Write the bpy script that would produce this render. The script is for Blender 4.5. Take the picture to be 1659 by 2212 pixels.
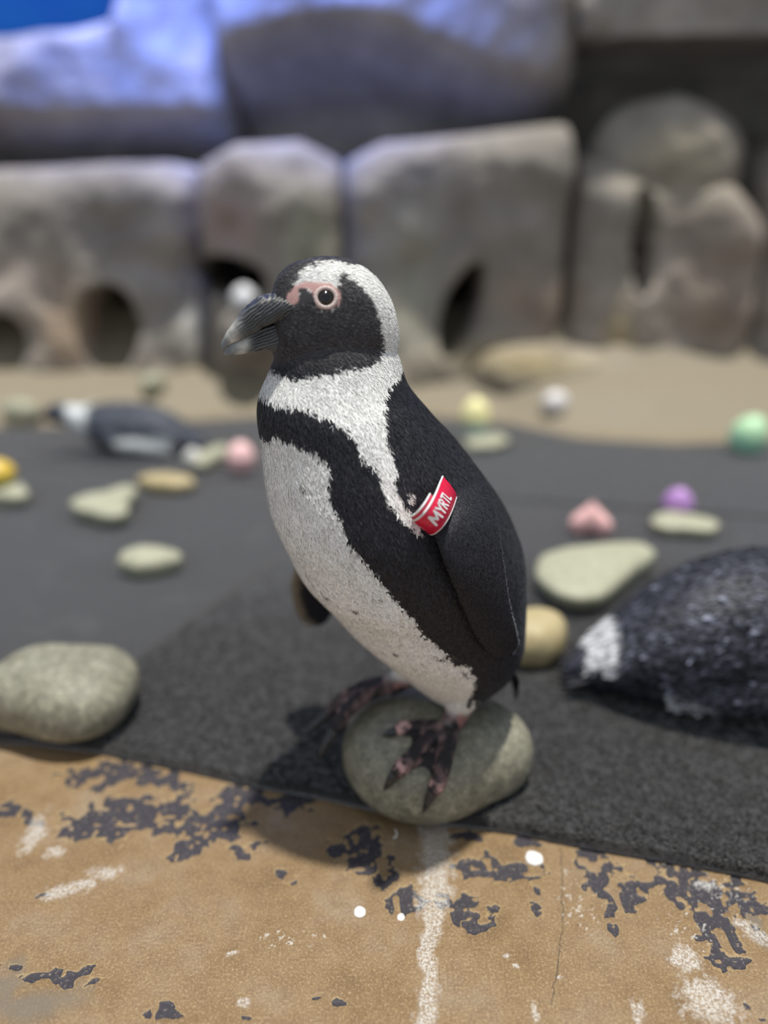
import bpy, math, random
import numpy as np
from mathutils import Vector, Matrix, kdtree

# ------------------------------------------------------------------ camera, light, exposure
scene = bpy.context.scene
for o in list(bpy.data.objects):
    bpy.data.objects.remove(o, do_unlink=True)
COL = scene.collection
R = math.radians

cam_data = bpy.data.cameras.new('camera')
cam = bpy.data.objects.new('camera', cam_data)
COL.objects.link(cam)
cam.location = (0.0, 0.0, 0.6)
cam.rotation_euler = (R(90 - 21), 0, 0)
cam_data.sensor_fit = 'VERTICAL'
cam_data.sensor_height = 24.0
cam_data.lens = 24.0 * 1600 / 2212
cam_data.clip_start = 0.02
cam_data.dof.use_dof = True
cam_data.dof.focus_distance = 0.645
cam_data.dof.aperture_fstop = cam_data.lens / 1000 / 0.023
cam_data.dof.aperture_blades = 0
scene.camera = cam

world = bpy.data.worlds.new('world')
scene.world = world
world.use_nodes = True
bg = world.node_tree.nodes['Background']
bg.inputs['Color'].default_value = (0.80, 0.88, 1.0, 1)
bg.inputs['Strength'].default_value = 0.50

sun_data = bpy.data.lights.new('sun_offscreen', 'SUN')
sun_data.energy = 4.0
sun_data.angle = R(2.2)
sun_data.color = (1.0, 0.965, 0.9)
sun = bpy.data.objects.new('sun_offscreen', sun_data)
COL.objects.link(sun)
sun.rotation_euler = (R(-1), R(5), 0)      # almost overhead, a little from behind the birds

blue_data = bpy.data.lights.new('blue_lamp_offscreen', 'SPOT')
blue_data.energy = 650
blue_data.color = (0.16, 0.27, 1.0)
blue_data.spot_size = R(44)
blue_data.spot_blend = 1.0
blue_data.shadow_soft_size = 0.12
blue = bpy.data.objects.new('blue_lamp_offscreen', blue_data)
COL.objects.link(blue)
blue.location = (-0.5, 2.15, 2.6)
blue.rotation_euler = (Vector((-0.5, 3.0, 1.46)) - Vector(blue.location)).to_track_quat('-Z', 'Y').to_euler()

blue.scale = (2.0, 1, 1)      # cone stretched sideways into an oval pool of light

scene.view_settings.view_transform = 'Standard'
scene.view_settings.look = 'None'
scene.view_settings.exposure = 0.15
scene.view_settings.gamma = 1.0
scene.view_settings.use_curve_mapping = False

# ------------------------------------------------------------------ helpers
rng = np.random.default_rng(7)
random.seed(7)

def _h(ix, iy, iz):
    n = (ix.astype(np.int64) * 374761393 + iy.astype(np.int64) * 668265263 + iz.astype(np.int64) * 2147483647) & 0xffffffff
    n = ((n ^ (n >> 13)) * 1274126177) & 0xffffffff
    n = ((n ^ (n >> 16)) * 2246822519) & 0xffffffff
    return ((n ^ (n >> 15)) & 0xffff) / 65535.0

def vnoise(p):
    """value noise 0..1 at points (..., 3)"""
    p = np.asarray(p, float)
    i = np.floor(p); f = p - i; f = f * f * (3 - 2 * f); i = i.astype(np.int64)
    x, y, z = i[..., 0], i[..., 1], i[..., 2]
    fx, fy, fz = f[..., 0], f[..., 1], f[..., 2]
    def l(a, b, t): return a + (b - a) * t
    return l(l(l(_h(x, y, z), _h(x+1, y, z), fx), l(_h(x, y+1, z), _h(x+1, y+1, z), fx), fy),
             l(l(_h(x, y, z+1), _h(x+1, y, z+1), fx), l(_h(x, y+1, z+1), _h(x+1, y+1, z+1), fx), fy), fz)

def fbm(p, oct=4, gain=0.5):
    p = np.asarray(p, float); a = 1.0; s = 0; t = 0
    for k in range(oct):
        s = s + a * vnoise(p * (2.03 ** k) + 17.3 * k); t += a; a *= gain
    return s / t

def sstep(a, b, x):
    t = np.clip((x - a) / (b - a), 0, 1)
    return t * t * (3 - 2 * t)

def mesh_np(name, verts, faces, smooth=True, attrs=None, colors=None):
    """verts (N,3); faces = list of (K,3)/(K,4) int arrays or list of tuples"""
    me = bpy.data.meshes.new(name)
    verts = np.ascontiguousarray(verts, dtype=np.float32)
    if isinstance(faces, np.ndarray):
        faces = [faces]
    loops, starts, n = [], [], 0
    for fa in faces:
        fa = np.asarray(fa)
        if fa.size == 0: continue
        k = fa.shape[1]
        starts.append(n + np.arange(fa.shape[0]) * k)
        loops.append(fa.ravel()); n += fa.size
    loops = np.concatenate(loops).astype(np.int32); starts = np.concatenate(starts).astype(np.int32)
    me.vertices.add(len(verts)); me.vertices.foreach_set('co', verts.ravel())
    me.loops.add(len(loops)); me.loops.foreach_set('vertex_index', loops)
    me.polygons.add(len(starts)); me.polygons.foreach_set('loop_start', starts)
    me.update(calc_edges=True)
    me.polygons.foreach_set('use_smooth', np.full(len(starts), smooth, dtype=bool))
    if attrs:
        for k, v in attrs.items():
            a = me.attributes.new(k, 'FLOAT', 'POINT'); a.data.foreach_set('value', np.asarray(v, np.float32))
    if colors is not None:
        c = np.ones((len(verts), 4), np.float32); c[:, :3] = colors
        a = me.color_attributes.new('Col', 'FLOAT_COLOR', 'POINT'); a.data.foreach_set('color', c.ravel())
    me.validate()
    return me

def obj(name, me, material=None, parent=None):
    o = bpy.data.objects.new(name, me); COL.objects.link(o)
    if material is not None:
        me.materials.clear(); me.materials.append(material)
    if parent is not None: o.parent = parent
    return o

def tag(o, label=None, cat=None, group=None, kind=None):
    if label: o['label'] = label
    if cat: o['category'] = cat
    if group: o['group'] = group
    if kind: o['kind'] = kind
    return o

def empty(name, loc=(0, 0, 0), rz=0.0):
    o = bpy.data.objects.new(name, None); COL.objects.link(o)
    o.location = loc; o.rotation_euler = (0, 0, rz); o.empty_display_size = 0.05
    return o

def grid_faces(nu, nv, wrap_v=False):
    """rows nu, columns nv -> quads"""
    i = np.arange(nu - 1)[:, None]; j = np.arange(nv if wrap_v else nv - 1)[None]
    j2 = (j + 1) % nv
    return np.stack([i * nv + j, i * nv + j2, (i + 1) * nv + j2, (i + 1) * nv + j], -1).reshape(-1, 4)

def loft(rings, flip=False):
    """rings (m,n,3) closed tube with end caps -> verts, [quads, tris]"""
    rings = np.asarray(rings); m, n, _ = rings.shape
    v = np.concatenate([rings.reshape(-1, 3), rings[0].mean(0)[None], rings[-1].mean(0)[None]])
    q = grid_faces(m, n, True); j = np.arange(n); j2 = (j + 1) % n
    t = np.concatenate([np.stack([np.full(n, m * n), j2, j], -1), np.stack([np.full(n, m * n + 1), (m-1) * n + j, (m-1) * n + j2], -1)])
    if flip: q = q[:, ::-1]; t = t[:, ::-1]
    return v, [q, t]

def catmull(P, k):
    """resample control rows P (n,d) k times finer"""
    P = np.asarray(P, float); Q = np.vstack([2 * P[0] - P[1], P, 2 * P[-1] - P[-2]]); out = []
    for i in range(len(P) - 1):
        a, b, c, d = Q[i:i+4]
        for s in np.arange(k) / k:
            out.append(.5 * (2*b + (c-a)*s + (2*a-5*b+4*c-d)*s*s + (3*b-a-3*c+d)*s**3))
    out.append(P[-1]); return np.array(out)

def tube(path, rad, n=10, squash=None):
    """rings round a polyline path (m,3) with radii (m,)"""
    path = np.asarray(path, float); m = len(path)
    T = np.gradient(path, axis=0); T /= np.linalg.norm(T, axis=1)[:, None] + 1e-12
    up = np.array([0, 0, 1.0]); rings = []
    for p, t, r in zip(path, T, rad):
        a = np.cross(t, up)
        if np.linalg.norm(a) < .15: a = np.cross(t, [0, 1.0, 0])
        a /= np.linalg.norm(a); b = np.cross(a, t)
        th = np.arange(n) * 2 * math.pi / n; sq = 1.0 if squash is None else squash
        rings.append(p + r * (np.cos(th)[:, None] * a + sq * np.sin(th)[:, None] * b))
    return np.array(rings)

def joinparts(parts):
    V, Q, T, n = [], [], [], 0
    for v, fs in parts:
        V.append(v)
        for fa in fs:
            (Q if fa.shape[1] == 4 else T).append(fa + n)
        n += len(v)
    return np.concatenate(V), [x for x in [np.concatenate(Q) if Q else None, np.concatenate(T) if T else None] if x is not None]

class NT:
    def __init__(s, name, rough=0.6, spec=0.5):
        s.m = bpy.data.materials.new(name); s.m.use_nodes = True
        s.t = s.m.node_tree; s.b = s.t.nodes['Principled BSDF']
        s.b.inputs['Roughness'].default_value = rough
        s.b.inputs['Specular IOR Level'].default_value = spec
    def n(s, typ, **kw):
        x = s.t.nodes.new(typ)
        for k, v in kw.items():
            if k in x.inputs: x.inputs[k].default_value = v
            else: setattr(x, k, v)
        return x
    def l(s, a, b): s.t.links.new(a, b)
    def noise(s, scale, detail=4, rough=.55, vec=None, coord='Object'):
        tc = s.n('ShaderNodeTexCoord'); nz = s.n('ShaderNodeTexNoise')
        nz.inputs['Scale'].default_value = scale; nz.inputs['Detail'].default_value = detail; nz.inputs['Roughness'].default_value = rough
        s.l(tc.outputs[coord], nz.inputs['Vector']); return nz.outputs['Fac']
    def ramp(s, fac, stops):
        r = s.n('ShaderNodeValToRGB'); e = r.color_ramp.elements
        while len(e) < len(stops): e.new(.5)
        for el, (p, c) in zip(e, stops):
            el.position = p; el.color = (*c, 1) if len(c) == 3 else c
        s.l(fac, r.inputs['Fac']); return r.outputs['Color']
    def mix(s, fac, a, b, mode='MIX'):
        x = s.n('ShaderNodeMix', data_type='RGBA', blend_type=mode)
        for sock, val in ((x.inputs[0], fac), (x.inputs[6], a), (x.inputs[7], b)):
            if isinstance(val, (int, float)): sock.default_value = val
            elif isinstance(val, tuple): sock.default_value = (*val, 1) if len(val) == 3 else val
            else: s.l(val, sock)
        return x.outputs[2]
    def attr(s, name): return s.n('ShaderNodeAttribute', attribute_name=name)
    def math(s, op, a, b=None, clamp=False):
        x = s.n('ShaderNodeMath', operation=op, use_clamp=clamp)
        for sock, val in zip(x.inputs, (a, b)):
            if val is None: continue
            if isinstance(val, (int, float)): sock.default_value = val
            else: s.l(val, sock)
        return x.outputs[0]
    def color(s, c):
        if isinstance(c, tuple): s.b.inputs['Base Color'].default_value = (*c, 1)
        else: s.l(c, s.b.inputs['Base Color'])
    def bump(s, h, strength=.3, dist=.002):
        b = s.n('ShaderNodeBump'); b.inputs['Strength'].default_value = strength; b.inputs['Distance'].default_value = dist
        s.l(h, b.inputs['Height']); s.l(b.outputs['Normal'], s.b.inputs['Normal'])
    def sheen(s, w, tint=(1, 1, 1), rough=.4):
        s.b.inputs['Sheen Weight'].default_value = w; s.b.inputs['Sheen Roughness'].default_value = rough
        s.b.inputs['Sheen Tint'].default_value = (*tint, 1)

def plain(name, c, rough=.5, spec=.5, var=.12, scale=60):
    k = NT(name, rough, spec); f = k.noise(scale, 3)
    k.color(k.ramp(f, [(.3, tuple(x * (1 - var) for x in c)), (.7, tuple(min(1, x * (1 + var)) for x in c))]))
    return k.m

# ------------------------------------------------------------------ measured tables (metres)
DARK = [(-0.2734, 0.6382, 0.0608, 0.026), (-0.3237, 0.703, 0.0436, 0.0237), (-0.2626, 0.689, 0.0295, 0.0192), (-0.3215, 0.6181, 0.0223, 0.0144), (-0.4151, 0.6486, 0.0205, 0.0105), (-0.3788, 0.6301, 0.0151, 0.0094), (-0.1829, 0.6181, 0.0347, 0.0249), (-0.1617, 0.665, 0.0287, 0.0233), (-0.206, 0.5916, 0.0264, 0.0092), (-0.1414, 0.5928, 0.0134, 0.0111), (-0.1007, 0.5558, 0.0128, 0.0067), (-0.0502, 0.5928, 0.0086, 0.0086), (-0.0189, 0.5879, 0.0191, 0.0274), (-0.0067, 0.5586, 0.0115, 0.0102), (0.0983, 0.5701, 0.021, 0.0128), (0.1265, 0.5563, 0.0252, 0.0124), (0.1415, 0.5261, 0.0079, 0.013), (0.0704, 0.5209, 0.0241, 0.0144), (0.0223, 0.5261, 0.0159, 0.0166), (0.0794, 0.5034, 0.0154, 0.0088), (0.1497, 0.5959, 0.0135, 0.0087), (0.0883, 0.6078, 0.0245, 0.0089), (0.2109, 0.5631, 0.0194, 0.0257), (0.2312, 0.5382, 0.0202, 0.0204), (0.2176, 0.5073, 0.006, 0.0124), (0.268, 0.5474, 0.0127, 0.0099), (0.3004, 0.5491, 0.0227, 0.0304), (0.3015, 0.5073, 0.0194, 0.0272), (0.3024, 0.4743, 0.0123, 0.0226), (0.3452, 0.5276, 0.0243, 0.0287), (0.2893, 0.5819, 0.0237, 0.0096), (-0.3292, 0.4623, 0.0105, 0.0061), (-0.287, 0.4533, 0.0299, 0.0064), (-0.2531, 0.4589, 0.0105, 0.0078), (-0.1799, 0.4126, 0.015, 0.0053), (-0.116, 0.4122, 0.0082, 0.003), (-0.0379, 0.4221, 0.0076, 0.0035), (-0.0536, 0.428, 0.0046, 0.002), (0.3006, 0.428, 0.0038, 0.0035), (0.3105, 0.4183, 0.0068, 0.0023), (-0.3211, 0.5292, 0.0089, 0.0037), (0.2805, 0.4867, 0.0059, 0.0047), (-0.1057, 0.6557, 0.031, 0.0157)]
WHITE = [(-0.3114, 0.5382, 0.0161, 0.008), (-0.2962, 0.5453, 0.0136, 0.0055), (-0.2779, 0.5575, 0.0156, 0.0085), (-0.3707, 0.6117, 0.0108, 0.029), (-0.3382, 0.5867, 0.0095, 0.0085), (0.2691, 0.428, 0.023, 0.0244), (0.2649, 0.4676, 0.0138, 0.0133), (0.3409, 0.4904, 0.0126, 0.0085), (0.3326, 0.5, 0.0119, 0.0068), (0.1254, 0.4202, 0.0027, 0.0115), (0.2088, 0.4221, 0.0061, 0.0101), (-0.1185, 0.426, 0.0069, 0.0039), (0.1086, 0.4707, 0.0029, 0.0022), (0.116, 0.461, 0.0028, 0.003), (0.1513, 0.4512, 0.0028, 0.0017), (-0.1334, 0.4743, 0.0041, 0.0023), (-0.107, 0.4904, 0.0034, 0.0024), (0.3118, 0.5436, 0.009, 0.0065)]
SPECK = [(-0.0813, 0.4858, 0.0313, 0.013), (-0.0954, 0.4821, 0.0091, 0.0065), (-0.069, 0.4881, 0.0126, 0.0075), (0.2754, 0.4952, 0.0254, 0.0239), (0.3264, 0.5355, 0.0313, 0.0267), (0.186, 0.5276, 0.0265, 0.0419)]
GREY = [(-0.2956, 0.428, 0.0576, 0.0236), (-0.3254, 0.442, 0.0392, 0.0164), (0.3477, 0.5049, 0.0172, 0.0246)]
STREAK = [(0.0557, 0.6181, 0.0198), (0.055, 0.5928, 0.0192), (0.0512, 0.5631, 0.0167), (0.0485, 0.5355, 0.0161), (0.0441, 0.5073, 0.0121), (0.0414, 0.4904, 0.0084), (0.0378, 0.4698, 0.009), (0.0391, 0.4504, 0.0079), (0.0356, 0.43, 0.01), (0.0331, 0.41, 0.0105), (0.0309, 0.3891, 0.0101)]
CRACK = [(0.1827, 0.5928), (0.1784, 0.5689), (0.1756, 0.5464), (0.1695, 0.525), (0.1658, 0.5049), (0.1571, 0.4811), (0.152, 0.4632), (0.1455, 0.4462), (0.1381, 0.426)]
MAT_NEAR = [(-0.664, 0.7773), (-0.5681, 0.7636), (-0.4415, 0.753), (-0.3498, 0.7374), (-0.2645, 0.715), (-0.1767, 0.689), (-0.0938, 0.665), (-0.015, 0.6417), (0.0599, 0.6214), (0.1326, 0.6097), (0.202, 0.5928), (0.2686, 0.5765), (0.3243, 0.5631), (0.3764, 0.5474), (0.468, 0.5189)]
MAT_FAR = [(-1.5309, 2.2002), (-1.2111, 2.272), (-0.7856, 2.3124), (-0.4162, 2.4163), (0.1097, 2.4355), (0.4041, 2.3301), (0.5835, 2.1477), (0.8375, 2.0828), (1.1387, 2.1223), (1.5891, 2.2002)]
STONES = (('perch',0.0608,0.6914,0.042,0.1,(0.1089,0.1058,0.0974,0.0914,0.0886,0.0885,0.0912,0.0955,0.0976,0.0998,0.1029,0.1067,0.1087,0.1073,0.1055,0.104,0.1008,0.0962,0.0907,0.0861,0.0826,0.0842,0.0942,0.1055)),('left',-0.4167,0.7981,0.0357,0.085,(0.0996,0.1001,0.0991,0.0944,0.0831,0.0764,0.075,0.0794,0.0889,0.0934,0.0951,0.0922,0.0968,0.0989,0.088,0.0745,0.0682,0.0676,0.0713,0.0783,0.0875,0.0963,0.1021,0.1012)),('pale',0.3734,1.1584,0.033,0.055,(0.0698,0.093,0.1271,0.1413,0.1253,0.1112,0.1002,0.0971,0.0968,0.0994,0.1054,0.1073,0.112,0.1177,0.1209,0.1241,0.1215,0.1036,0.0806,0.0644,0.0563,0.0526,0.0531,0.058)),('flat',0.6149,1.4161,0.021,0.035,(0.0657,0.0574,0.0492,0.0457,0.0438,0.0438,0.047,0.0538,0.0552,0.0549,0.0583,0.061,0.0646,0.0666,0.0642,0.0582,0.0508,0.0483,0.0495,0.0533,0.0615,0.0645,0.0662,0.0687)),('wedge',-0.607,1.5157,0.03,0.05,(0.0565,0.0576,0.0631,0.0742,0.0837,0.0858,0.0596,0.0454,0.0422,0.0428,0.0468,0.0553,0.0631,0.0693,0.0693,0.0687,0.0717,0.0737,0.0799,0.0931,0.1019,0.0953,0.0715,0.0604)),('small',-0.4267,1.2263,0.0225,0.045,(0.0547,0.0541,0.0458,0.0421,0.041,0.0396,0.0397,0.043,0.049,0.0512,0.0539,0.0566,0.0541,0.0532,0.0491,0.0446,0.0436,0.0438,0.041,0.04,0.0416,0.0428,0.0459,0.0524)),('edge',-0.8715,1.6014,0.0225,0.045,(0.0541,0.0475,0.0451,0.0427,0.0405,0.0413,0.0459,0.0556,0.0656,0.0744,0.0805,0.0707,0.0637,0.0532,0.0458,0.0425,0.0428,0.0462,0.0504,0.0547,0.0646,0.0757,0.0772,0.0679)),('tan',-0.5204,1.6759,0.02,0.04,(0.0665,0.0617,0.0498,0.0433,0.0409,0.0416,0.0439,0.0444,0.0472,0.0547,0.0636,0.0675,0.0662,0.0532,0.0468,0.0441,0.0413,0.039,0.0393,0.0429,0.051,0.0579,0.065,0.0713)),('sliver',-0.46,1.89,0.02,0.04,(0.0367,0.042,0.0527,0.0637,0.0728,0.0841,0.0696,0.0519,0.0429,0.0358,0.0328,0.032,0.0336,0.0389,0.0499,0.065,0.071,0.0801,0.0786,0.0567,0.0445,0.0389,0.0357,0.0347)),('eggrest',0.2918,2.0415,0.0175,0.035,(0.0657,0.0665,0.0702,0.0765,0.0699,0.0625,0.0601,0.0602,0.0569,0.0556,0.0585,0.0647,0.0655,0.0644,0.0684,0.0757,0.07,0.0624,0.0601,0.059,0.0534,0.051,0.0524,0.0587)),('yellow',0.2299,0.9166,0.0294,0.07,(0.0483,0.0506,0.0527,0.0521,0.0497,0.0496,0.0472,0.0457,0.0459,0.0441,0.0441,0.0474,0.0506,0.0525,0.0567,0.0561,0.0554,0.0516,0.0498,0.0483,0.0458,0.0457,0.045,0.045)))
TORSO = ((0.114,0.4865,-0.9982,0.0592,0.0586),(0.115,0.4638,-0.9994,0.0343,0.0676),(0.1055,0.4403,-1,-0.0098,0.08),(0.0927,0.414,-1,0.0058,0.0907),(0.0791,0.3823,-1,-0.0038,0.103),(0.0645,0.3475,-0.9999,0.0145,0.1128),(0.0507,0.3162,-0.9998,0.0213,0.1156),(0.037,0.2823,-0.9989,0.0467,0.1139),(0.0224,0.2481,-0.9995,0.0311,0.1051),(0.0085,0.2113,-1,0.0028,0.0944),(-0.0062,0.1794,-1,0.0006,0.0811),(-0.0167,0.1498,-0.9997,0.024,0.0631),(-0.0219,0.1255,-0.9917,0.1287,0.0424),(-0.025,0.1057,-0.9507,0.3101,0.0227))
HEAD = ((0.1679,0.5267,0.0542,-0.9985,0.0252),(0.1643,0.5265,0.0859,-0.9963,0.0363),(0.1549,0.5267,0.115,-0.9934,0.0454),(0.1377,0.5269,0.1212,-0.9926,0.0502),(0.1177,0.5259,0.0973,-0.9953,0.0517),(0.0981,0.524,0.0602,-0.9982,0.0498),(0.0821,0.5201,0.0328,-0.9995,0.0441),(0.069,0.5143,0.0338,-0.9994,0.0337),(0.0603,0.5083,0.0187,-0.9998,0.0198))
BILL_UPPER = ((0.1444,0.5367,-0.2328,-0.9725,0.0114),(0.1573,0.5379,-0.1367,-0.9906,0.0111),(0.1671,0.5371,-0.1417,-0.9899,0.0115),(0.1777,0.5339,-0.0756,-0.9971,0.0119),(0.188,0.5282,-0.0564,-0.9984,0.0115),(0.1971,0.521,-0.1097,-0.994,0.0088),(0.2041,0.5157,-0.1825,-0.9832,0.0062),(0.2086,0.5111,-0.3057,-0.9521,0.0042),(0.2115,0.5069,-0.4112,-0.9115,0.0029),(0.2118,0.5044,-0.3819,-0.9242,0.0017))
BILL_LOWER = ((0.1494,0.5149,0.5449,-0.8385,0.0142),(0.1611,0.5143,0.3771,-0.9262,0.0142),(0.1693,0.5141,0.3052,-0.9523,0.0128),(0.179,0.5126,0.2171,-0.9762,0.0101),(0.1886,0.509,0.1606,-0.987,0.0083),(0.1974,0.5064,0.1865,-0.9825,0.0067),(0.2035,0.5047,0.1084,-0.9941,0.0055),(0.2085,0.5031,0.0753,-0.9972,0.0039),(0.2109,0.5019,-0.1039,-0.9946,0.0022))
FLIPPER = ((0.06,0.068,0.3773,-0.0142,0.028,0.3829),(0.0634,0.094,0.3718,-0.0105,0.062,0.3733),(0.0642,0.114,0.3626,-0.005,0.09,0.3613),(0.0604,0.122,0.3443,-0.0037,0.104,0.3424),(0.053,0.124,0.3225,-0.0062,0.109,0.3194),(0.0433,0.122,0.3,-0.0116,0.109,0.2945),(0.0318,0.117,0.2747,-0.0193,0.106,0.2698),(0.0189,0.11,0.2503,-0.0286,0.102,0.2468),(0.0036,0.101,0.2287,-0.0354,0.097,0.227),(-0.0129,0.092,0.2134,-0.0331,0.092,0.2132))
BAND = ((0.0303,0.068,0.3872),(0.0445,0.094,0.3905),(0.0569,0.113,0.3885),(0.0663,0.124,0.3847),(0.0728,0.127,0.3795),(0.0762,0.122,0.3732),(0.0752,0.111,0.368),(0.0692,0.098,0.3656),(0.0538,0.08,0.3677),(0.0304,0.052,0.3749))
BAND_W = (-0.0098,-0.004,-0.0091)
FAR_FLIPPER = ((0.1111,-0.085,0.3078,0.0586,-0.085,0.3061),(0.1215,-0.11,0.2721,0.0562,-0.11,0.2566),(0.1287,-0.13,0.2388,0.0617,-0.13,0.2191),(0.1332,-0.145,0.2058,0.0723,-0.145,0.186),(0.1299,-0.155,0.1755,0.0777,-0.155,0.1564),(0.1223,-0.16,0.1492,0.084,-0.16,0.1385),(0.1103,-0.163,0.1341,0.0912,-0.163,0.1317))
TOES = (((0.0134,0.0533,0.1001,0.0085),(0.0283,0.0751,0.0899,0.0075),(0.0418,0.0889,0.0756,0.0078),(0.049,0.0906,0.0663,0.0065),(0.0546,0.0901,0.0522,0.0042),(0.0573,0.0874,0.0412,0.001)),((0.0213,0.0446,0.1018,0.0085),(0.0503,0.057,0.0951,0.0075),(0.0718,0.065,0.085,0.0078),(0.0806,0.0655,0.0774,0.0065),(0.0874,0.0647,0.067,0.0042),(0.0909,0.0619,0.0586,0.001)),((0.0213,0.0384,0.1021,0.008),(0.0388,0.0292,0.1013,0.007),(0.0545,0.0243,0.0995,0.0072),(0.063,0.0229,0.0971,0.006),(0.0715,0.0218,0.0937,0.004),(0.0767,0.0187,0.0904,0.001)))
LEG = ((-0.0083,0.036,0.1403,0.024),(-0.0047,0.036,0.1224,0.0165),(-0.0009,0.036,0.1067,0.0125),(0.0188,0.0531,0.1043,0.0115))
FAR_LEG = ((0.0166,-0.0262,0.1429,0.026),(0.0271,-0.0347,0.1266,0.018),(0.0356,-0.0388,0.1149,0.0135),(0.0484,-0.041,0.1089,0.013))
FAR_TOES = (((0.0484,-0.041,0.1089,0.009),(0.0719,-0.043,0.1069,0.0085),(0.095,-0.0368,0.0991,0.0085),(0.1088,-0.0314,0.0875,0.007),(0.1205,-0.0298,0.073,0.005),(0.1297,-0.0272,0.0585,0.0012)),((0.0484,-0.041,0.1089,0.009),(0.0803,-0.0345,0.1064,0.0085),(0.1045,-0.0274,0.0954,0.0085),(0.1202,-0.0209,0.0793,0.007),(0.1321,-0.0183,0.0626,0.005),(0.1385,-0.0158,0.0506,0.0012)),((0.0466,-0.0457,0.108,0.009),(0.0645,-0.0563,0.1041,0.0085),(0.0914,-0.061,0.0916,0.0085),(0.1139,-0.062,0.074,0.007),(0.1336,-0.063,0.059,0.005),(0.1476,-0.0636,0.0479,0.0012)))
TAIL = (((-0.0926,-0.03,0.1201),(-0.1232,-0.042,0.0581)),((-0.0867,-0.02,0.1273),(-0.1147,-0.028,0.0659)),((-0.0808,-0.01,0.1345),(-0.1063,-0.014,0.0738)),((-0.0749,0,0.1417),(-0.0977,0,0.0819)),((-0.069,0.01,0.1489),(-0.0888,0.014,0.0965)),((-0.0631,0.02,0.1561),(-0.0798,0.028,0.111)),((-0.0573,0.03,0.1633),(-0.0708,0.042,0.1253)))
PAT = dict(collar=((0.1568,0.5479),(0.1535,0.5577),(0.1486,0.5644),(0.1414,0.5696),(0.1301,0.5733),(0.1142,0.5771),(0.1028,0.5813),(0.0788,0.5684),(0.0578,0.5381),(0.0486,0.4986),(0.0550,0.4849),(0.0600,0.4809),(0.0768,0.4753),(0.0856,0.4686),(0.0910,0.4588),(0.0932,0.4453),(0.0926,0.4329),(0.0906,0.4219),(0.0862,0.4095),(0.0909,0.4057),(0.0927,0.3986),(0.0882,0.3890),(0.0819,0.3802),(0.0733,0.3713),(0.0721,0.3629),(0.0745,0.3593),(0.0832,0.3679),(0.0940,0.3801),(0.1002,0.3888),(0.1034,0.4012),(0.1050,0.4141),(0.1111,0.4181),(0.1170,0.4239),(0.1197,0.4339),(0.1253,0.4435),(0.1351,0.4522),(0.1467,0.4573),(0.1613,0.4610),(0.1736,0.4620),(0.1908,0.4659),(0.2007,0.4670),(0.1958,0.4839),(0.1821,0.4883),(0.1676,0.5021),(0.1586,0.5262)), mask=((0.1842,0.5493),(0.1668,0.5462),(0.1605,0.5423),(0.1547,0.5437),(0.1497,0.5481),(0.1369,0.5383),(0.1290,0.5375),(0.1226,0.5427),(0.1199,0.5550),(0.1197,0.5620),(0.1157,0.5667),(0.1103,0.5625),(0.1028,0.5547),(0.0951,0.5455),(0.0895,0.5355),(0.0854,0.5229),(0.0828,0.5112),(0.0806,0.5022),(0.0876,0.4952),(0.0987,0.4919),(0.1196,0.4896),(0.1405,0.4857),(0.1577,0.4831),(0.1693,0.4841),(0.1842,0.4862),(0.1910,0.4987)), cap=((0.1844,0.5458),(0.1668,0.5462),(0.1574,0.5478),(0.1542,0.5577),(0.1493,0.5644),(0.1421,0.5696),(0.1301,0.5733),(0.1170,0.5749),(0.1014,0.5709),(0.0949,0.5830),(0.1298,0.5903),(0.1678,0.5769)), belly=((0.2029,0.4337),(0.1841,0.4285),(0.1767,0.4361),(0.1687,0.4343),(0.1595,0.4301),(0.1514,0.4271),(0.1443,0.4226),(0.1413,0.4151),(0.1444,0.4008),(0.1420,0.3855),(0.1363,0.3722),(0.1334,0.3582),(0.1233,0.3422),(0.1143,0.3294),(0.1047,0.3136),(0.0948,0.2995),(0.0780,0.2791),(0.0670,0.2583),(0.0472,0.2362),(0.0337,0.2180),(0.0165,0.2097),(0.0047,0.1903),(-0.0012,0.1575),(-0.0036,0.1088),(0.0440,0.0999),(0.1131,0.1921),(0.1825,0.2962),(0.2071,0.3719)), pink=((0.1617,0.5422),(0.1583,0.5506),(0.1539,0.5557),(0.1447,0.5593),(0.1344,0.5586),(0.1254,0.5579),(0.1200,0.5522),(0.1189,0.5462),(0.1220,0.5409),(0.1289,0.5382),(0.1368,0.5397),(0.1415,0.5454),(0.1497,0.5481),(0.1536,0.5423),(0.1586,0.5400)), lore=((0.1511,0.5403),(0.1517,0.5480),(0.1505,0.5543),(0.1448,0.5544),(0.1405,0.5510),(0.1384,0.5447),(0.1404,0.5383)), fleck=((0.0818,0.3938),(0.0775,0.3940),(0.0753,0.3887),(0.0773,0.3838),(0.0812,0.3864)), spot_a=((0.1263,0.2828),(0.1226,0.2827),(0.1214,0.2799),(0.1236,0.2796)), spot_b=((0.0868,0.2266),(0.0819,0.2270),(0.0800,0.2236),(0.0830,0.2230)), spot_c=((0.1454,0.2863),(0.1424,0.2879),(0.1412,0.2852),(0.1430,0.2837)), spot_d=((0.0531,0.2289),(0.0448,0.2262),(0.0419,0.2211),(0.0471,0.2224)), spot_e=((0.0424,0.2323),(0.0351,0.2290),(0.0326,0.2241),(0.0371,0.2256)), spot_f=((0.1097,0.3012),(0.1045,0.3003),(0.1031,0.2978),(0.1063,0.2981)), spot_g=((0.1639,0.3971),(0.1605,0.3963),(0.1598,0.3933),(0.1619,0.3935)), spot_h=((0.0242,0.2071),(0.0157,0.2014),(0.0119,0.1926),(0.0172,0.1954)))
EYE = (0.1311,0.0355,0.5471,0.210,0.927,0.309)

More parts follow.
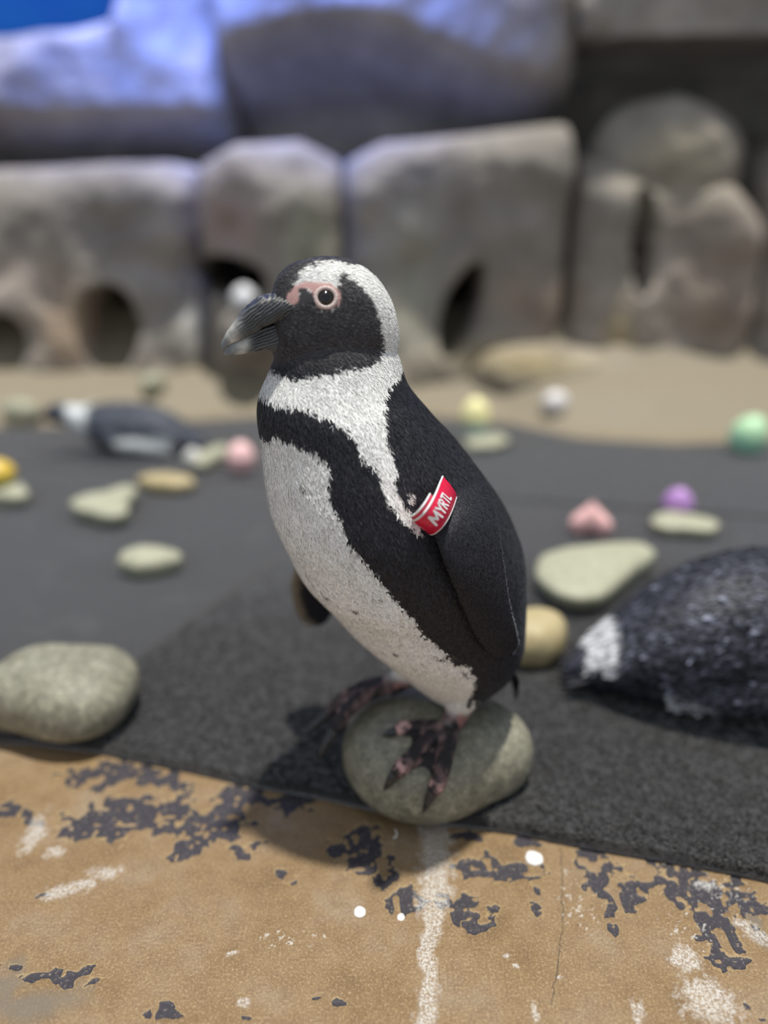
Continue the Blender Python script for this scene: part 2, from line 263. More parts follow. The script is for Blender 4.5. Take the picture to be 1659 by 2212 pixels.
# ------------------------------------------------------------------ floor: painted concrete, worn through to a dark coat
def blobs(X, Y, L):
    d = np.full(X.shape, -9.0)
    for (x, y, rx, ry) in L:
        d = np.maximum(d, 1 - np.hypot((X - x) / rx, (Y - y) / ry))
    return d

def poly_dist(X, Y, P):
    d = np.full(X.shape, 9.0); w = np.zeros(X.shape)
    for (a, b) in zip(P[:-1], P[1:]):
        ax, ay = a[:2]; bx, by = b[:2]; dx, dy = bx - ax, by - ay
        t = np.clip(((X - ax) * dx + (Y - ay) * dy) / (dx * dx + dy * dy), 0, 1)
        e = np.hypot(X - ax - t * dx, Y - ay - t * dy)
        if len(a) > 2: w = np.where(e < d, a[2] + (b[2] - a[2]) * t, w)
        d = np.minimum(d, e)
    return d, w

def far_edge(x):
    return np.interp(x, [p[0] for p in MAT_FAR], [p[1] for p in MAT_FAR])

def floor_height(X, Y):
    """flat, then a trowelled concrete apron that climbs to the foot of the rock wall"""
    t = np.clip((Y - far_edge(X) - .03) / .42, 0, 1.6)
    return 0.125 * t * t * (3 - 2 * np.minimum(t, 1)) * (t > 0) + 0.012 * (fbm(np.stack([X * 5, Y * 5, X * 0], -1), 3) - .5) * np.clip(t, 0, 1)

def build_floor():
    xs = np.concatenate([np.linspace(-3, -.62, 46)[:-1], np.linspace(-.62, .62, 760), np.linspace(.62, 3, 46)[1:]])
    ys = np.concatenate([np.linspace(-.3, .37, 14)[:-1], np.linspace(.37, .80, 270), np.linspace(.80, 3.6, 80)[1:]])
    X, Y = np.meshgrid(xs, ys); N = lambda k, z=0: np.stack([X * k, Y * k, np.full(X.shape, z)], -1)
    near = (np.abs(X) < .63) & (Y < .82)
    warp = (fbm(N(28), 3) - .5); rag = fbm(N(150, 3), 4, .6) - .5
    dark = blobs(X + .03 * warp, Y + .03 * (fbm(N(28, 9), 3) - .5), DARK) * 1.0
    dark = np.where(dark < -1.2, -1.2, dark) * .65 + .95 * (fbm(N(75, 5), 4) - .5) + .75 * rag + .05
    holes = np.maximum(vnoise(N(85, 21)), vnoise(N(170, 24)) - .04); dark = np.minimum(dark, 3.2 * (.76 - holes))
    dark = np.where(near, dark, -1.0)
    white = blobs(X + .012 * warp, Y + .012 * warp, WHITE) * .6 + 1.15 * (fbm(N(210, 31), 4, .65) - .5) + .12
    d, w = poly_dist(X + .010 * (fbm(N(60, 40), 3) - .5), Y, STREAK)
    st = (1 - d / np.maximum(w * 1.12, 1e-4)) * .75 + .95 * (fbm(np.stack([X * 230, Y * 120, X * 0], -1), 4, .6) - .5)
    white = np.maximum(white, st)
    sp = blobs(X, Y, SPECK); white = np.maximum(white, np.where(sp > 0, (fbm(N(420, 50), 2, .6) - .70) * 5 + sp * .5, -1))
    white = np.maximum(white, (vnoise(N(330, 77)) - .985) * 14)
    white = np.where(near, white, -1.0)
    c, _ = poly_dist(X + .003 * (fbm(N(160, 60), 2) - .5), Y, CRACK)
    crack = np.where(near, 1 - c / .0011, -1)
    grey = np.clip(blobs(X + .05 * warp, Y + .05 * warp, GREY) * 1.6 + .5 * rag, 0, 1) * near
    Z = floor_height(X, Y)
    Z = Z - .0009 * sstep(-.02, .05, dark) + .0004 * sstep(0, .15, white) + near * .0006 * (fbm(N(60, 70), 3) - .5)
    me = mesh_np('floor', np.stack([X, Y, Z], -1).reshape(-1, 3), grid_faces(len(ys), len(xs)),
                 attrs=dict(dark=dark.ravel(), white=white.ravel(), crack=crack.ravel(), grey=grey.ravel(), apron=np.clip((Y.ravel() - far_edge(X.ravel()) + .05) / .15, 0, 1)))
    k = NT('painted_concrete', .62, .35)
    big = k.noise(13, 6, .6); mid = k.noise(55, 5, .65); fine = k.noise(430, 3, .75)
    base = k.ramp(big, [(.30, (.165, .098, .040)), (.42, (.235, .145, .062)), (.55, (.265, .172, .085)), (.72, (.285, .210, .135))])
    base = k.mix(k.math('MULTIPLY', k.ramp(mid, [(.42, (0, 0, 0)), (.72, (1, 1, 1))]), .65), base, (.175, .10, .046))
    base = k.mix(k.math('MULTIPLY', k.ramp(fine, [(.52, (0, 0, 0)), (.66, (1, 1, 1))]), .7), base, (.42, .30, .165))
    base = k.mix(k.math('MULTIPLY', k.ramp(fine, [(.34, (1, 1, 1)), (.46, (0, 0, 0))]), .5), base, (.12, .075, .04))
    base = k.mix(k.math('MULTIPLY', k.attr('grey').outputs['Fac'], .75), base, (.175, .145, .105))
    base = k.mix(k.math('MULTIPLY', k.attr('apron').outputs['Fac'], .8), base, (.27, .235, .165))
    base = k.mix(1.0, base, (.92, .95, 1.0), 'MULTIPLY')
    dk = k.attr('dark').outputs['Fac']
    jit = k.math('MULTIPLY', k.math('SUBTRACT', k.noise(900, 2), .5), .10)
    dkj = k.math('ADD', dk, jit)
    halo = k.math('MULTIPLY', k.math('ADD', k.math('MULTIPLY', dkj, 11.0), 1.0, True), .55)
    base = k.mix(halo, base, (.40, .29, .135))
    dmask = k.math('MULTIPLY', dkj, 26.0, True)
    darkc = k.ramp(k.noise(330, 3, .7), [(.3, (.028, .025, .031)), (.60, (.046, .041, .048)), (.70, (.22, .18, .14))])
    base = k.mix(dmask, base, darkc)
    base = k.mix(k.math('MULTIPLY', k.math('MULTIPLY', k.attr('crack').outputs['Fac'], 1.5, True), .75), base, (.06, .045, .03))
    wmask = k.math('MULTIPLY', k.math('ADD', k.attr('white').outputs['Fac'], jit), 2.6, True)
    base = k.mix(k.math('MULTIPLY', k.math('MULTIPLY', wmask, k.ramp(k.noise(420, 3, .7), [(.40, (.12, .12, .12)), (.62, (1, 1, 1))])), .85), base, (.56, .54, .50))
    k.color(base)
    k.bump(fine, .15, .001)
    f = obj('floor', me, k.m); tag(f, 'tan painted concrete floor worn to dark patches with white streaks', None, None, 'structure')
build_floor()

# ------------------------------------------------------------------ black loop-pile mats
SEAM_A = [(-.455, .69), (-.346, .956), (-.203, 1.282), (-.037, 1.665)]
def seam_b(x): return 1.672 - .211 * x
MAT_T = .013
def near_edge(x): return np.interp(x, [p[0] for p in MAT_NEAR], [p[1] for p in MAT_NEAR])
def seam_a(y): return np.interp(y, [p[1] for p in SEAM_A], [p[0] for p in SEAM_A])

def mat_material():
    k = NT('loop_mat', .75, .3)
    a = k.noise(230, 4, .7); b = k.noise(14, 4, .6)
    c = k.ramp(a, [(.35, (.016, .0155, .015)), (.62, (.036, .0345, .034)), (.8, (.10, .097, .094))])
    c = k.mix(k.math('MULTIPLY', k.ramp(b, [(.55, (0, 0, 0)), (.8, (1, 1, 1))]), .30), c, (.12, .118, .115))
    k.color(c); k.bump(a, .9, .004); k.sheen(.9, (1, .98, .97), .35)
    return k.m
M_MAT = mat_material()

def mat_piece(name, xs, lo, hi, label):
    """slab between two edges given as functions of x, rim rounded over"""
    xs = np.asarray(xs); xs = np.concatenate([[xs[0]], xs, [xs[-1]]]); cols = []
    nv = 40
    for i, x in enumerate(xs):
        w = .004 * (vnoise(np.array([x * 14, 3.0, 0.0])) - .5)
        a, b = float(lo(x)) + w, float(hi(x)) + w; m = min(.004, (b - a) / 4)
        y = np.concatenate([[a, a - m * .3, a + m * .3, a + m], np.linspace(a + m, b - m, nv + 2)[1:-1], [b - m, b - m * .3, b + m * .3, b]])
        z = np.concatenate([[.0005, .006, .0105, MAT_T], np.full(nv, MAT_T), [MAT_T, .0105, .006, .0005]])
        if i in (0, len(xs) - 1): z = np.full(len(y), .0005)
        cols.append(np.stack([np.full(len(y), x), y, z], -1))
    P = np.array(cols)
    me = mesh_np(name, P.reshape(-1, 3), grid_faces(P.shape[0], P.shape[1])[:, ::-1], smooth=False)
    o = obj(name, me, M_MAT); tag(o, label, 'floor mat', 'black loop-pile mats on the concrete floor'); return o

XA0 = -.4495
def seam_y(x): return np.interp(x, [p[0] for p in SEAM_A], [p[1] for p in SEAM_A])
TIP = -.035
mat_a = mat_piece('floor_mat', np.concatenate([np.linspace(-1.75, XA0, 60), np.linspace(XA0 + .004, TIP - .01, 60)]),
                  lambda x: near_edge(x) if x <= XA0 else max(near_edge(x), seam_y(x) + .006), lambda x: max(seam_b(x) - .004, seam_y(x) + .007 if x > XA0 else 0),
                  'black loop-pile mat under the two small pale stones, left of the slanting seam')
mat_b = mat_piece('floor_mat', np.concatenate([np.linspace(XA0, TIP, 60), np.linspace(TIP + .004, 1.5, 120)]),
                  near_edge, lambda x: max(near_edge(x) + .001, seam_y(x) - .004) if x <= TIP else seam_b(x) - .004,
                  'black loop-pile mat under the upright penguin and its perch stone')
mat_c = mat_piece('floor_mat', np.linspace(-1.75, 1.5, 140), lambda x: seam_b(x) + .003, far_edge,
                  'black loop-pile mat nearest the foot of the rock wall')

def loops_stuff():
    n = 30000
    x = rng.uniform(-.75, .85, n * 4); y = .5 + .85 * rng.random(n * 4) ** 1.5
    keep = (y > near_edge(x) + .002) & (rng.random(n * 4) < 1 - sstep(.85, 1.35, y)) & (x > seam_a(np.clip(y, .69, 1.66)) + .004) & (np.abs(x) < .54 * y + .12)
    x, y = x[keep][:n], y[keep][:n]; n = len(x)
    m, s = 5, 3
    th0 = rng.uniform(0, 2*math.pi, n); sweep = rng.uniform(1.5, 4.2, n) * rng.choice([-1, 1], n); r = rng.uniform(.0016, .0042, n)
    tilt = rng.uniform(-.9, .9, n); az = rng.uniform(0, 2*math.pi, n)
    k = np.linspace(0, 1, m)[None]
    a = th0[:, None] + sweep[:, None] * k
    px = r[:, None] * np.cos(a); py = r[:, None] * np.sin(a)
    pz = px * np.cos(az)[:, None] * np.tan(tilt)[:, None] * .6 + py * np.sin(az)[:, None] * np.tan(tilt)[:, None] * .6
    C = np.stack([x[:, None] + px, y[:, None] + py, np.clip(MAT_T + .0004 + pz + rng.uniform(-.0008, .0012, n)[:, None], .004, MAT_T + .0042)], -1)
    T = np.gradient(C, axis=1); T /= np.linalg.norm(T, axis=2)[..., None] + 1e-12
    A = np.cross(T, [0, 0, 1.0]); A /= np.linalg.norm(A, axis=2)[..., None] + 1e-9; B = np.cross(A, T)
    rad = .00052
    V = np.stack([C + rad * (math.cos(q) * A + math.sin(q) * B) for q in (math.pi/2, math.pi*7/6, math.pi*11/6)], 2)   # n,m,3,3
    base = (np.arange(n) * m * s)[:, None]
    F = (grid_faces(m, s, True)[None] + base[:, :, None]).reshape(-1, 4)
    me = mesh_np('loop_pile', V.reshape(-1, 3), F)
    k_ = NT('loop_strand', .42, .5); f = k_.noise(70, 3)
    k_.color(k_.ramp(f, [(.35, (.016, .0155, .015)), (.62, (.036, .0345, .034)), (.8, (.10, .097, .094))]))
    o = obj('loop_pile', me, k_.m, mat_b); tag(o, kind='stuff')
loops_stuff()

# ------------------------------------------------------------------ rock wall
def wall_material():
    k = NT('sculpted_rock', .85, .2)
    c = k.attr('Col').outputs['Color']; n = k.noise(9, 6, .65)
    c = k.mix(.8, c, k.ramp(n, [(.3, (.62, .60, .58)), (.7, (1.25, 1.22, 1.18))]), 'MULTIPLY')
    k.color(c); k.bump(k.noise(26, 6, .6), .5, .03); return k.m
M_ROCK = wall_material()
wall = empty('wall_back', (0, 2.8, 0)); tag(wall, 'sculpted grey-tan rock wall with nest holes', None, None, 'structure')

CAVES = [(-.985, .262, .098, .145, 0), (-1.375, .215, .085, .10, 0), (.275, .32, .058, .15, .28), (.888, .54, .036, .16, -.12), (-.545, .435, .125, .07, -.35)]
def wall_color(X, Z):
    p = np.stack([X * 3.1, Z * 3.1, X * 0 + 3], -1); n = fbm(p, 4); n2 = fbm(p * 2.3 + 8, 4)
    c = np.empty(X.shape + (3,))
    c[:] = np.array([.33, .305, .275]) * (.75 + .5 * n)[..., None]
    def spot(x, z, rx, rz, col, a=.8):
        m = a * np.exp(-(((X - x) / rx) ** 2 + ((Z - z) / rz) ** 2)) * (.6 + .8 * n2)
        c[:] = c * (1 - np.clip(m, 0, 1))[..., None] + np.array(col) * np.clip(m, 0, 1)[..., None]
    spot(-1.13, .27, .09, .17, (.46, .33, .22)); spot(-.52, .62, .13, .11, (.38, .28, .24)); spot(-1.29, .44, .15, .10, (.58, .50, .44))
    spot(-.70, .24, .035, .085, (.70, .70, .66), 1.3); spot(-.25, .56, .09, .14, (.36, .36, .25)); spot(.10, .35, .10, .28, (.42, .41, .33))
    spot(.5, .16, .25, .06, (.40, .33, .17)); spot(.55, .36, .2, .12, (.30, .235, .185)); spot(1.15, .42, .22, .25, (.31, .25, .20)); spot(1.0, .80, .2, .14, (.33, .295, .215))
    spot(.83, .2, .05, .14, (.45, .35, .17)); spot(-.3, .1, .5, .07, (.42, .34, .24), .7)
    return c

def rock_patch(name, x0, x1, top, yb, z0=-.02, bulge=.10, edge=.13, nx=None, seed=0, caves=True, back=.6, profile=None, topround=.16):
    nx = nx or int((x1 - x0) / .014) + 8; nz = 96
    u = np.linspace(0, 1, nx); v = np.linspace(0, 1, nz)
    U, V = np.meshgrid(u, v); X = x0 + U * (x1 - x0)
    tz = top(X) if callable(top) else np.full(X.shape, top)
    Z = z0 + V * (tz - z0)
    dl = U * (x1 - x0); dr = (1 - U) * (x1 - x0); dt = tz - Z
    def rnd(d, e): q = np.clip(1 - d / e, 0, 1); return 1 - np.sqrt(np.clip(1 - q * q, 0, 1))
    Y = yb + bulge * 1.6 * (rnd(dl, edge) + rnd(dr, edge)) + topround * rnd(dt, topround)
    Y = Y + (profile(X, Z) if profile else 0)
    n3 = np.stack([X * 2.2, Z * 2.2, X * 0 + seed * 7.7], -1)
    Y = Y - .22 * (fbm(n3, 3) - .5) - .05 * (fbm(n3 * 4, 3) - .5)
    if caves:
        for (cx, cz, rx, rz, tl) in CAVES:
            a = (X - cx) - tl * (Z - cz); e = np.hypot(a / rx, (Z - cz) / rz) + .25 * (fbm(n3 * 5, 2) - .5)
            Y = Y + 1.2 * (1 - sstep(.78, 1.12, e))
    # wrap the rim backwards so that the boulder is solid
    P = np.stack([X, Y, Z], -1)
    ring = lambda P: np.concatenate([P[:1], P, P[-1:]], 0)
    P = np.concatenate([P[:, :1] + [0, back, 0], P, P[:, -1:] + [0, back, 0]], 1)
    P = np.concatenate([P, P[-1:] + [0, back, 0]], 0)
    C = wall_color(P[..., 0], P[..., 2])
    me = mesh_np(name, P.reshape(-1, 3) - np.array([0, 2.8, 0]), grid_faces(P.shape[0], P.shape[1]), colors=C.reshape(-1, 3))
    return obj(name, me, M_ROCK, wall)

tt = lambda x: np.interp(x, [-2.2, -1.28, -.75, -.66, -.5, -.29, -.15, 0, .3, .62, .67, .8, 2.2], [.78, .80, .815, .80, .865, .88, .82, .88, .90, .935, .90, .80, .9])
rock_patch('boulder', -3.4, -.665, tt, 2.70, seed=1)
rock_patch('boulder', -.66, -.15, tt, 2.71, seed=2)
rock_patch('boulder', -.145, .66, tt, 2.70, seed=3)
rock_patch('boulder', .67, 1.32, lambda x: np.interp(x, [.67, .85, 1.0, 1.2, 1.32], [.84, .80, .79, .74, .64]), 2.66, seed=4, bulge=.07)
rock_patch('boulder', 1.31, 2.3, lambda x: np.interp(x, [1.31, 1.5, 2.3], [.80, .95, 1.0]), 2.68, seed=5)

def boulder_ball(cx, cy, cz, rx, ry, rz, seed):
    th = np.linspace(0, math.pi, 40); ph = np.linspace(0, 2*math.pi, 64, endpoint=False); T, Ph = np.meshgrid(th, ph, indexing='ij')
    d = np.stack([np.sin(T) * np.cos(Ph), np.sin(T) * np.sin(Ph), np.cos(T)], -1)
    r = 1 + .28 * (fbm(d * 1.6 + seed * 5, 3) - .5)
    P = d * r[..., None] * np.array([rx, ry, rz]) + np.array([cx, cy, cz])
    C = wall_color(P[..., 0], P[..., 2])
    me = mesh_np('boulder', P.reshape(-1, 3) - np.array([0, 2.8, 0]), grid_faces(40, 64, True), colors=C.reshape(-1, 3)); return obj('boulder', me, M_ROCK, wall)
boulder_ball(1.00, 2.90, .80, .27, .20, .22, 3)
boulder_ball(.58, 2.66, .09, .27, .14, .13, 8)

# upper tier: leans out over a dark gap above the ledge
def overhang(z_lip):
    return lambda X, Z: .42 * (1 - sstep(z_lip - .22, z_lip + .14, Z + .05 * np.sin(X * 5)))
up_top = lambda x: np.interp(x, [-3.4, -1.3, -1.12, -.95, -.85, -.4, .7, 1.6], [1.24, 1.25, 1.26, 1.29, 1.6, 2.0, 2.0, 2.0])
rock_patch('upper_rock', -3.4, -.58, up_top, 2.95, z0=.6, seed=11, caves=False, profile=lambda X, Z: .35 * (1 - sstep(.80, 1.02, Z)))
rock_patch('upper_rock', -.60, .68, up_top, 2.93, z0=.6, seed=12, caves=False, profile=lambda X, Z: .50 * (1 - sstep(.92, 1.22, Z + .10 * np.sin(X * 4 - 1.0))))
rock_patch('upper_rock', .66, 2.4, 2.0, 3.75, z0=.5, seed=13, caves=False)
rock_patch('upper_rock', .72, 2.5, 2.0, 2.78, z0=1.19, seed=14, caves=False, back=1.2)
def roof_slab():
    xs = np.linspace(.66, 2.6, 30); ys = np.linspace(2.86, 4.0, 20); X, Y = np.meshgrid(xs, ys)
    Z = 1.20 + .05 * (fbm(np.stack([X * 4, Y * 4, X * 0], -1), 3) - .5)
    lo = np.stack([X, Y, Z], -1).reshape(-1, 3); hi = lo + np.array([0, 0, .12]); n = len(lo)
    V = np.concatenate([lo, hi]); F = grid_faces(20, 30); b = np.concatenate([np.arange(30), np.arange(1, 20) * 30 + 29, 19 * 30 + np.arange(28, -1, -1), np.arange(18, 0, -1) * 30])
    side = np.stack([b, np.roll(b, -1), np.roll(b, -1) + n, b + n], -1)
    me = mesh_np('recess_roof', V - np.array([0, 2.8, 0]), np.concatenate([F[:, ::-1], F + n, side]), colors=wall_color(V[:, 0], V[:, 2]))
    obj('recess_roof', me, M_ROCK, wall)
roof_slab()

def mural():
    me = bpy.data.meshes.new('wall_sky_mural')
    W, Y, h, d = 5, 4.3, 5.0, .1
    v = [(-W, Y, 0), (W, Y, 0), (W, Y, h), (-W, Y, h), (-W, Y+d, 0), (W, Y+d, 0), (W, Y+d, h), (-W, Y+d, h)]
    me.from_pydata(v, [], [(0, 1, 2, 3), (5, 4, 7, 6), (3, 2, 6, 7), (0, 3, 7, 4), (1, 5, 6, 2), (0, 4, 5, 1)]); me.update()
    k = NT('sky_paint', .7, .2); n = k.noise(1.1, 3)
    k.color(k.ramp(n, [(.35, (.02, .16, .92)), (.7, (.03, .36, .95))]))
    o = obj('wall_sky', me, k.m); tag(o, 'bright blue painted backdrop wall above the rocks', None, None, 'structure')
mural()

# ------------------------------------------------------------------ river stones
def stone_material(name, lo, hi, speck=.5):
    k = NT(name, .55, .4)
    a = k.noise(38, 6, .7); b = k.noise(260, 3, .7); d = k.noise(70, 4, .6)
    c = k.ramp(a, [(.3, lo), (.7, hi)])
    c = k.mix(k.math('MULTIPLY', k.ramp(b, [(.56, (0, 0, 0)), (.72, (1, 1, 1))]), speck), c, tuple(min(1, x * 1.75) for x in hi))
    c = k.mix(k.math('MULTIPLY', k.ramp(b, [(.28, (1, 1, 1)), (.42, (0, 0, 0))]), speck), c, tuple(x * .45 for x in lo))
    c = k.mix(k.math('MULTIPLY', k.ramp(d, [(.62, (0, 0, 0)), (.75, (1, 1, 1))]), .5), c, tuple(min(1, x * 1.5) for x in hi))
    g = k.noise(105, 4, .75)
    c = k.mix(.75 * speck, c, k.ramp(g, [(.30, (.35, .33, .30)), (.5, (1, 1, 1)), (.70, (1.9, 1.9, 1.85))]), 'MULTIPLY')
    k.color(c); k.bump(b, .25, .0012); return k.m
SM = dict(grey=stone_material('grey_green_stone', (.155, .148, .105), (.275, .265, .205), .7),
          pale=stone_material('pale_stone', (.32, .32, .225), (.43, .43, .32), .2),
          tan=stone_material('tan_stone', (.38, .31, .16), (.48, .40, .23), .15))
STONE_INFO = dict(
    perch=('grey', 'large speckled grey-green stone that the upright penguin perches on'),
    left=('grey', 'big smooth grey-green stone at the mat edge, with a pointed shoulder'),
    pale=('pale', 'large pale teardrop stone behind the prone penguin and the pink heart'),
    flat=('pale', 'flat pale stone with the purple egg behind it'),
    wedge=('pale', 'pale wedge-shaped stone beyond the small rounded one on the mat'),
    small=('pale', 'small pale rounded stone beside the slanting mat seam'),
    edge=('pale', 'pale stone that carries the yellow egg'),
    tan=('tan', 'flat tan stone in front of the dozing penguin by the wall'),
    sliver=('pale', 'thin pale stone between the dozing penguin and the pink egg'),
    eggrest=('pale', 'low pale stone under the yellow and blue egg'),
    yellow=('tan', 'yellowish rounded stone at the tail of the prone penguin'))

def stone_mesh(name, height, zc, Rr, seed, zbase, dent=.05, e=.8, sharp=.9):
    n, m = 96, 49
    Rk = np.interp(np.arange(n) / n * len(Rr), np.arange(len(Rr) + 1), np.append(Rr, Rr[0]))
    Rk = np.array(Rk); Rk = .25 * np.roll(Rk, 1) + .5 * Rk + .25 * np.roll(Rk, -1)
    if dent > 0:
        Rk = Rk + sharp * (Rk - sum(np.roll(Rk, j) for j in range(-9, 10)) / 19)      # bring back the corners
    ph = np.arange(n) * 2*math.pi / n; ps = np.linspace(-math.pi/2 + .02, math.pi/2 - .02, m)
    c = np.cos(ps) ** e; s = np.sign(ps) * np.abs(np.sin(ps)) ** e
    hh = np.where(s > 0, height - zc, zc * 1.15) * s
    X = c[:, None] * (Rk * np.cos(ph))[None]; Y = c[:, None] * (Rk * np.sin(ph))[None]; Z = np.repeat((zc + hh)[:, None], n, 1)
    P = np.stack([X, Y, Z], -1); sc = Rk.mean()
    nz = (fbm(P / sc * 1.4 + seed * 3.7, 3) - .5) * dent + (fbm(P / sc * 6 + seed, 3) - .5) * dent * .18
    ctr = np.array([0, 0, zc]); P = ctr + (P - ctr) * (1 + nz)[..., None]
    P[..., 2] = np.maximum(P[..., 2], 0.0)
    v, f = loft(P); return mesh_np(name, v, f)

STONE_OBJ = {}
for i, (key, cx, cy, zc, hgt, Rr) in enumerate(STONES):
    mk, lab = STONE_INFO[key]
    zb = MAT_T - .001 if key not in ('perch',) else .004
    o = obj('stone', stone_mesh('stone', hgt, zc, Rr, i + 1, 0, dent=.0 if key == 'perch' else .06, sharp=.35 if key == 'left' else .8), SM[mk])
    o.location = (cx, cy, zb if key != 'perch' else 0.0)
    if key == 'yellow': o.location.x -= .010; o.location.y += .026
    tag(o, lab, 'stone', 'river stones lying on the mats'); STONE_OBJ[key] = o

# ------------------------------------------------------------------ toy eggs
def plastic(name, c):
    k = NT(name, .35, .5); n = k.noise(25, 3)
    k.color(k.ramp(n, [(.3, tuple(x * .93 for x in c)), (.7, c)])); return k.m
def egg_profile(w, h, split):
    t = np.linspace(0, math.pi, 40); z = -np.cos(t); r = np.sin(t) * (1 - .16 * z)
    return (z + 1) / 2 * h, r * w / 2 / 1.01
def egg(name, loc, w, h, top, bottom, label, split=.5, tilt=(0, 0), group='toy eggs scattered over the mats'):
    o = empty(name, loc); o.rotation_euler = (tilt[0], tilt[1], 0)
    z, r = egg_profile(w, h, split); k = int(np.searchsorted(z, split * h)); ph = np.arange(40) * 2*math.pi / 40
    for nm, sl, c, grow in (('bottom_half', slice(0, k + 1), bottom, 1.0), ('top_half', slice(k - 1, None), top, 1.02)):
        zz, rr = z[sl], r[sl] * grow
        rings = np.stack([np.maximum(rr, 1e-5)[:, None] * np.cos(ph), np.maximum(rr, 1e-5)[:, None] * np.sin(ph), np.repeat(zz[:, None], 40, 1)], -1)
        v, f = loft(rings); obj(nm, mesh_np(nm, v, f), plastic(nm + '_plastic', c), o)
    tag(o, label, 'toy egg', group); return o
Zm = MAT_T
egg('toy_egg', (-.364, 1.81, Zm), .072, .084, (.95, .60, .59), (.95, .60, .59), 'pink toy egg standing alone on the mat')
egg('toy_egg', (.262, 2.085, .042), .086, .108, (.90, .84, .42), (.48, .70, .74), 'toy egg with yellow top and light blue bottom on a low stone', split=.36)
egg('toy_egg', (.995, 2.00, Zm), .098, .112, (.52, .82, .50), (.46, .88, .62), 'pale green toy egg at the edge of the tan apron', tilt=(R(8), R(18)))
egg('toy_egg', (.632, 1.50, Zm), .064, .070, (.50, .27, .62), (.50, .27, .62), 'purple toy egg behind the flat pale stone', tilt=(R(10), 0))
egg('toy_egg', (-.88, 1.60, .053), .082, .060, (.72, .50, .07), (.76, .64, .10), 'yellow toy egg resting on a stone', split=.45)
e = egg('toy_egg', (.515, 2.36, .014), .080, .092, (.78, .75, .74), (.78, .75, .74), 'white toy egg lying at the far edge of the mat'); e.rotation_euler = (0, R(82), R(20)); e.location.z = .062
e = egg('toy_egg', (-.497, 1.845, Zm), .050, .056, (.62, .61, .58), (.62, .61, .58), 'small grey-white toy egg beside the dozing penguin')
e = egg('toy_egg', (-.474, 2.60, .335), .086, .086, (.86, .86, .88), (.86, .86, .88), 'white toy egg on the rock shelf below a nest hole')
for (x, y, s, lab) in ((-.80, 2.56, .085, 'pale rounded stone on the apron at the foot of the rock wall'), (-.95, 2.37, .09, 'cream stone on the tan apron behind the dozing penguin'), (-1.18, 2.36, .10, 'blunt cream stone at the far mat edge near the wall corner')):
    Rr = np.full(24, s / 2) * (1 + .2 * np.sin(np.arange(24) * .52 + x * 9))
    o = obj('stone', stone_mesh('stone', s * .8, s * .35, Rr, int(abs(x) * 50), 0), SM['pale']); o.location = (x, y, float(floor_height(np.array(x), np.array(y))) - .004)
    tag(o, lab, 'stone')
# shelf that carries the white egg
def shelf():
    th = np.linspace(0, math.pi, 24); ph = np.linspace(0, 2*math.pi, 40, endpoint=False); T, Ph = np.meshgrid(th, ph, indexing='ij')
    d = np.stack([np.sin(T) * np.cos(Ph), np.sin(T) * np.sin(Ph), np.cos(T)], -1); r = 1 + .3 * (fbm(d * 1.7 + 41, 3) - .5)
    P = d * r[..., None] * np.array([.10, .17, .09]) + np.array([-.48, 2.70, .265]); P[..., 2] = np.minimum(P[..., 2], .338)
    C = wall_color(P[..., 0], P[..., 2]); me = mesh_np('ledge', P.reshape(-1, 3) - np.array([0, 2.8, 0]), grid_faces(24, 40, True), colors=C.reshape(-1, 3)); obj('ledge', me, M_ROCK, wall)
shelf()

# pink heart, point up
def heart():
    t = np.linspace(0, 2*math.pi, 72, endpoint=False)
    hx = 16 * np.sin(t) ** 3; hz = 13 * np.cos(t) - 5 * np.cos(2*t) - 2 * np.cos(3*t) - np.cos(4*t)
    hx, hz = hx / 17.0, -(hz + 2) / 17.0
    ps = np.linspace(-math.pi/2 + .03, math.pi/2 - .03, 21); s = np.cos(ps) ** .7
    W, D = .046, .026
    P = np.stack([W * s[:, None] * hx[None], np.repeat((D * np.sin(ps))[:, None], 72, 1), W * s[:, None] * hz[None]], -1)
    P[..., 2] -= P[..., 2].min(); v, f = loft(P)
    o = obj('toy_heart', mesh_np('toy_heart', v, f), plastic('pink_plastic', (.95, .56, .54)))
    o.location = (.420, 1.395, Zm - .001); o.rotation_euler = (R(-8), 0, R(-12)); tag(o, 'pink heart-shaped toy standing point up on the mat', 'toy')
heart()

# ------------------------------------------------------------------ droppings and a stray feather in the foreground
M_DROP = plain('chalky_white', (.72, .71, .68), .8, .2, .1, 300)
def splat(x, y, rx, ry, h, seed, lab):
    n = 40; ph = np.arange(n) * 2*math.pi/n; rr = 1 + .12 * (fbm(np.stack([np.cos(ph) * 2 + seed, np.sin(ph) * 2, ph * 0], -1), 3) - .5) * 2
    rings = []
    for s, z in ((1.0, 0), (.96, .5), (.85, .8), (.6, .97), (.25, 1.0)):
        P = np.stack([rx * s * rr * np.cos(ph), ry * s * rr * np.sin(ph), np.full(n, h * z)], -1); P[:, 2] += .12 * h * (fbm(P * 900, 2) - .5) * (z > 0); rings.append(P)
    v, f = loft(np.array(rings)); o = obj('dropping', mesh_np('dropping', v, f), M_DROP); o.location = (x, y, -.0006); tag(o, lab, 'dropping')
splat(.1525, .578, .0092, .0098, .003, 3, 'large round white dropping on the dark paint patch')
splat(-.0228, .5148, .0056, .0064, .002, 9, 'medium round white dropping alone on the tan concrete')
splat(.0158, .5092, .0038, .0042, .0015, 15, 'small round white dropping at the edge of the streaked dark patch')

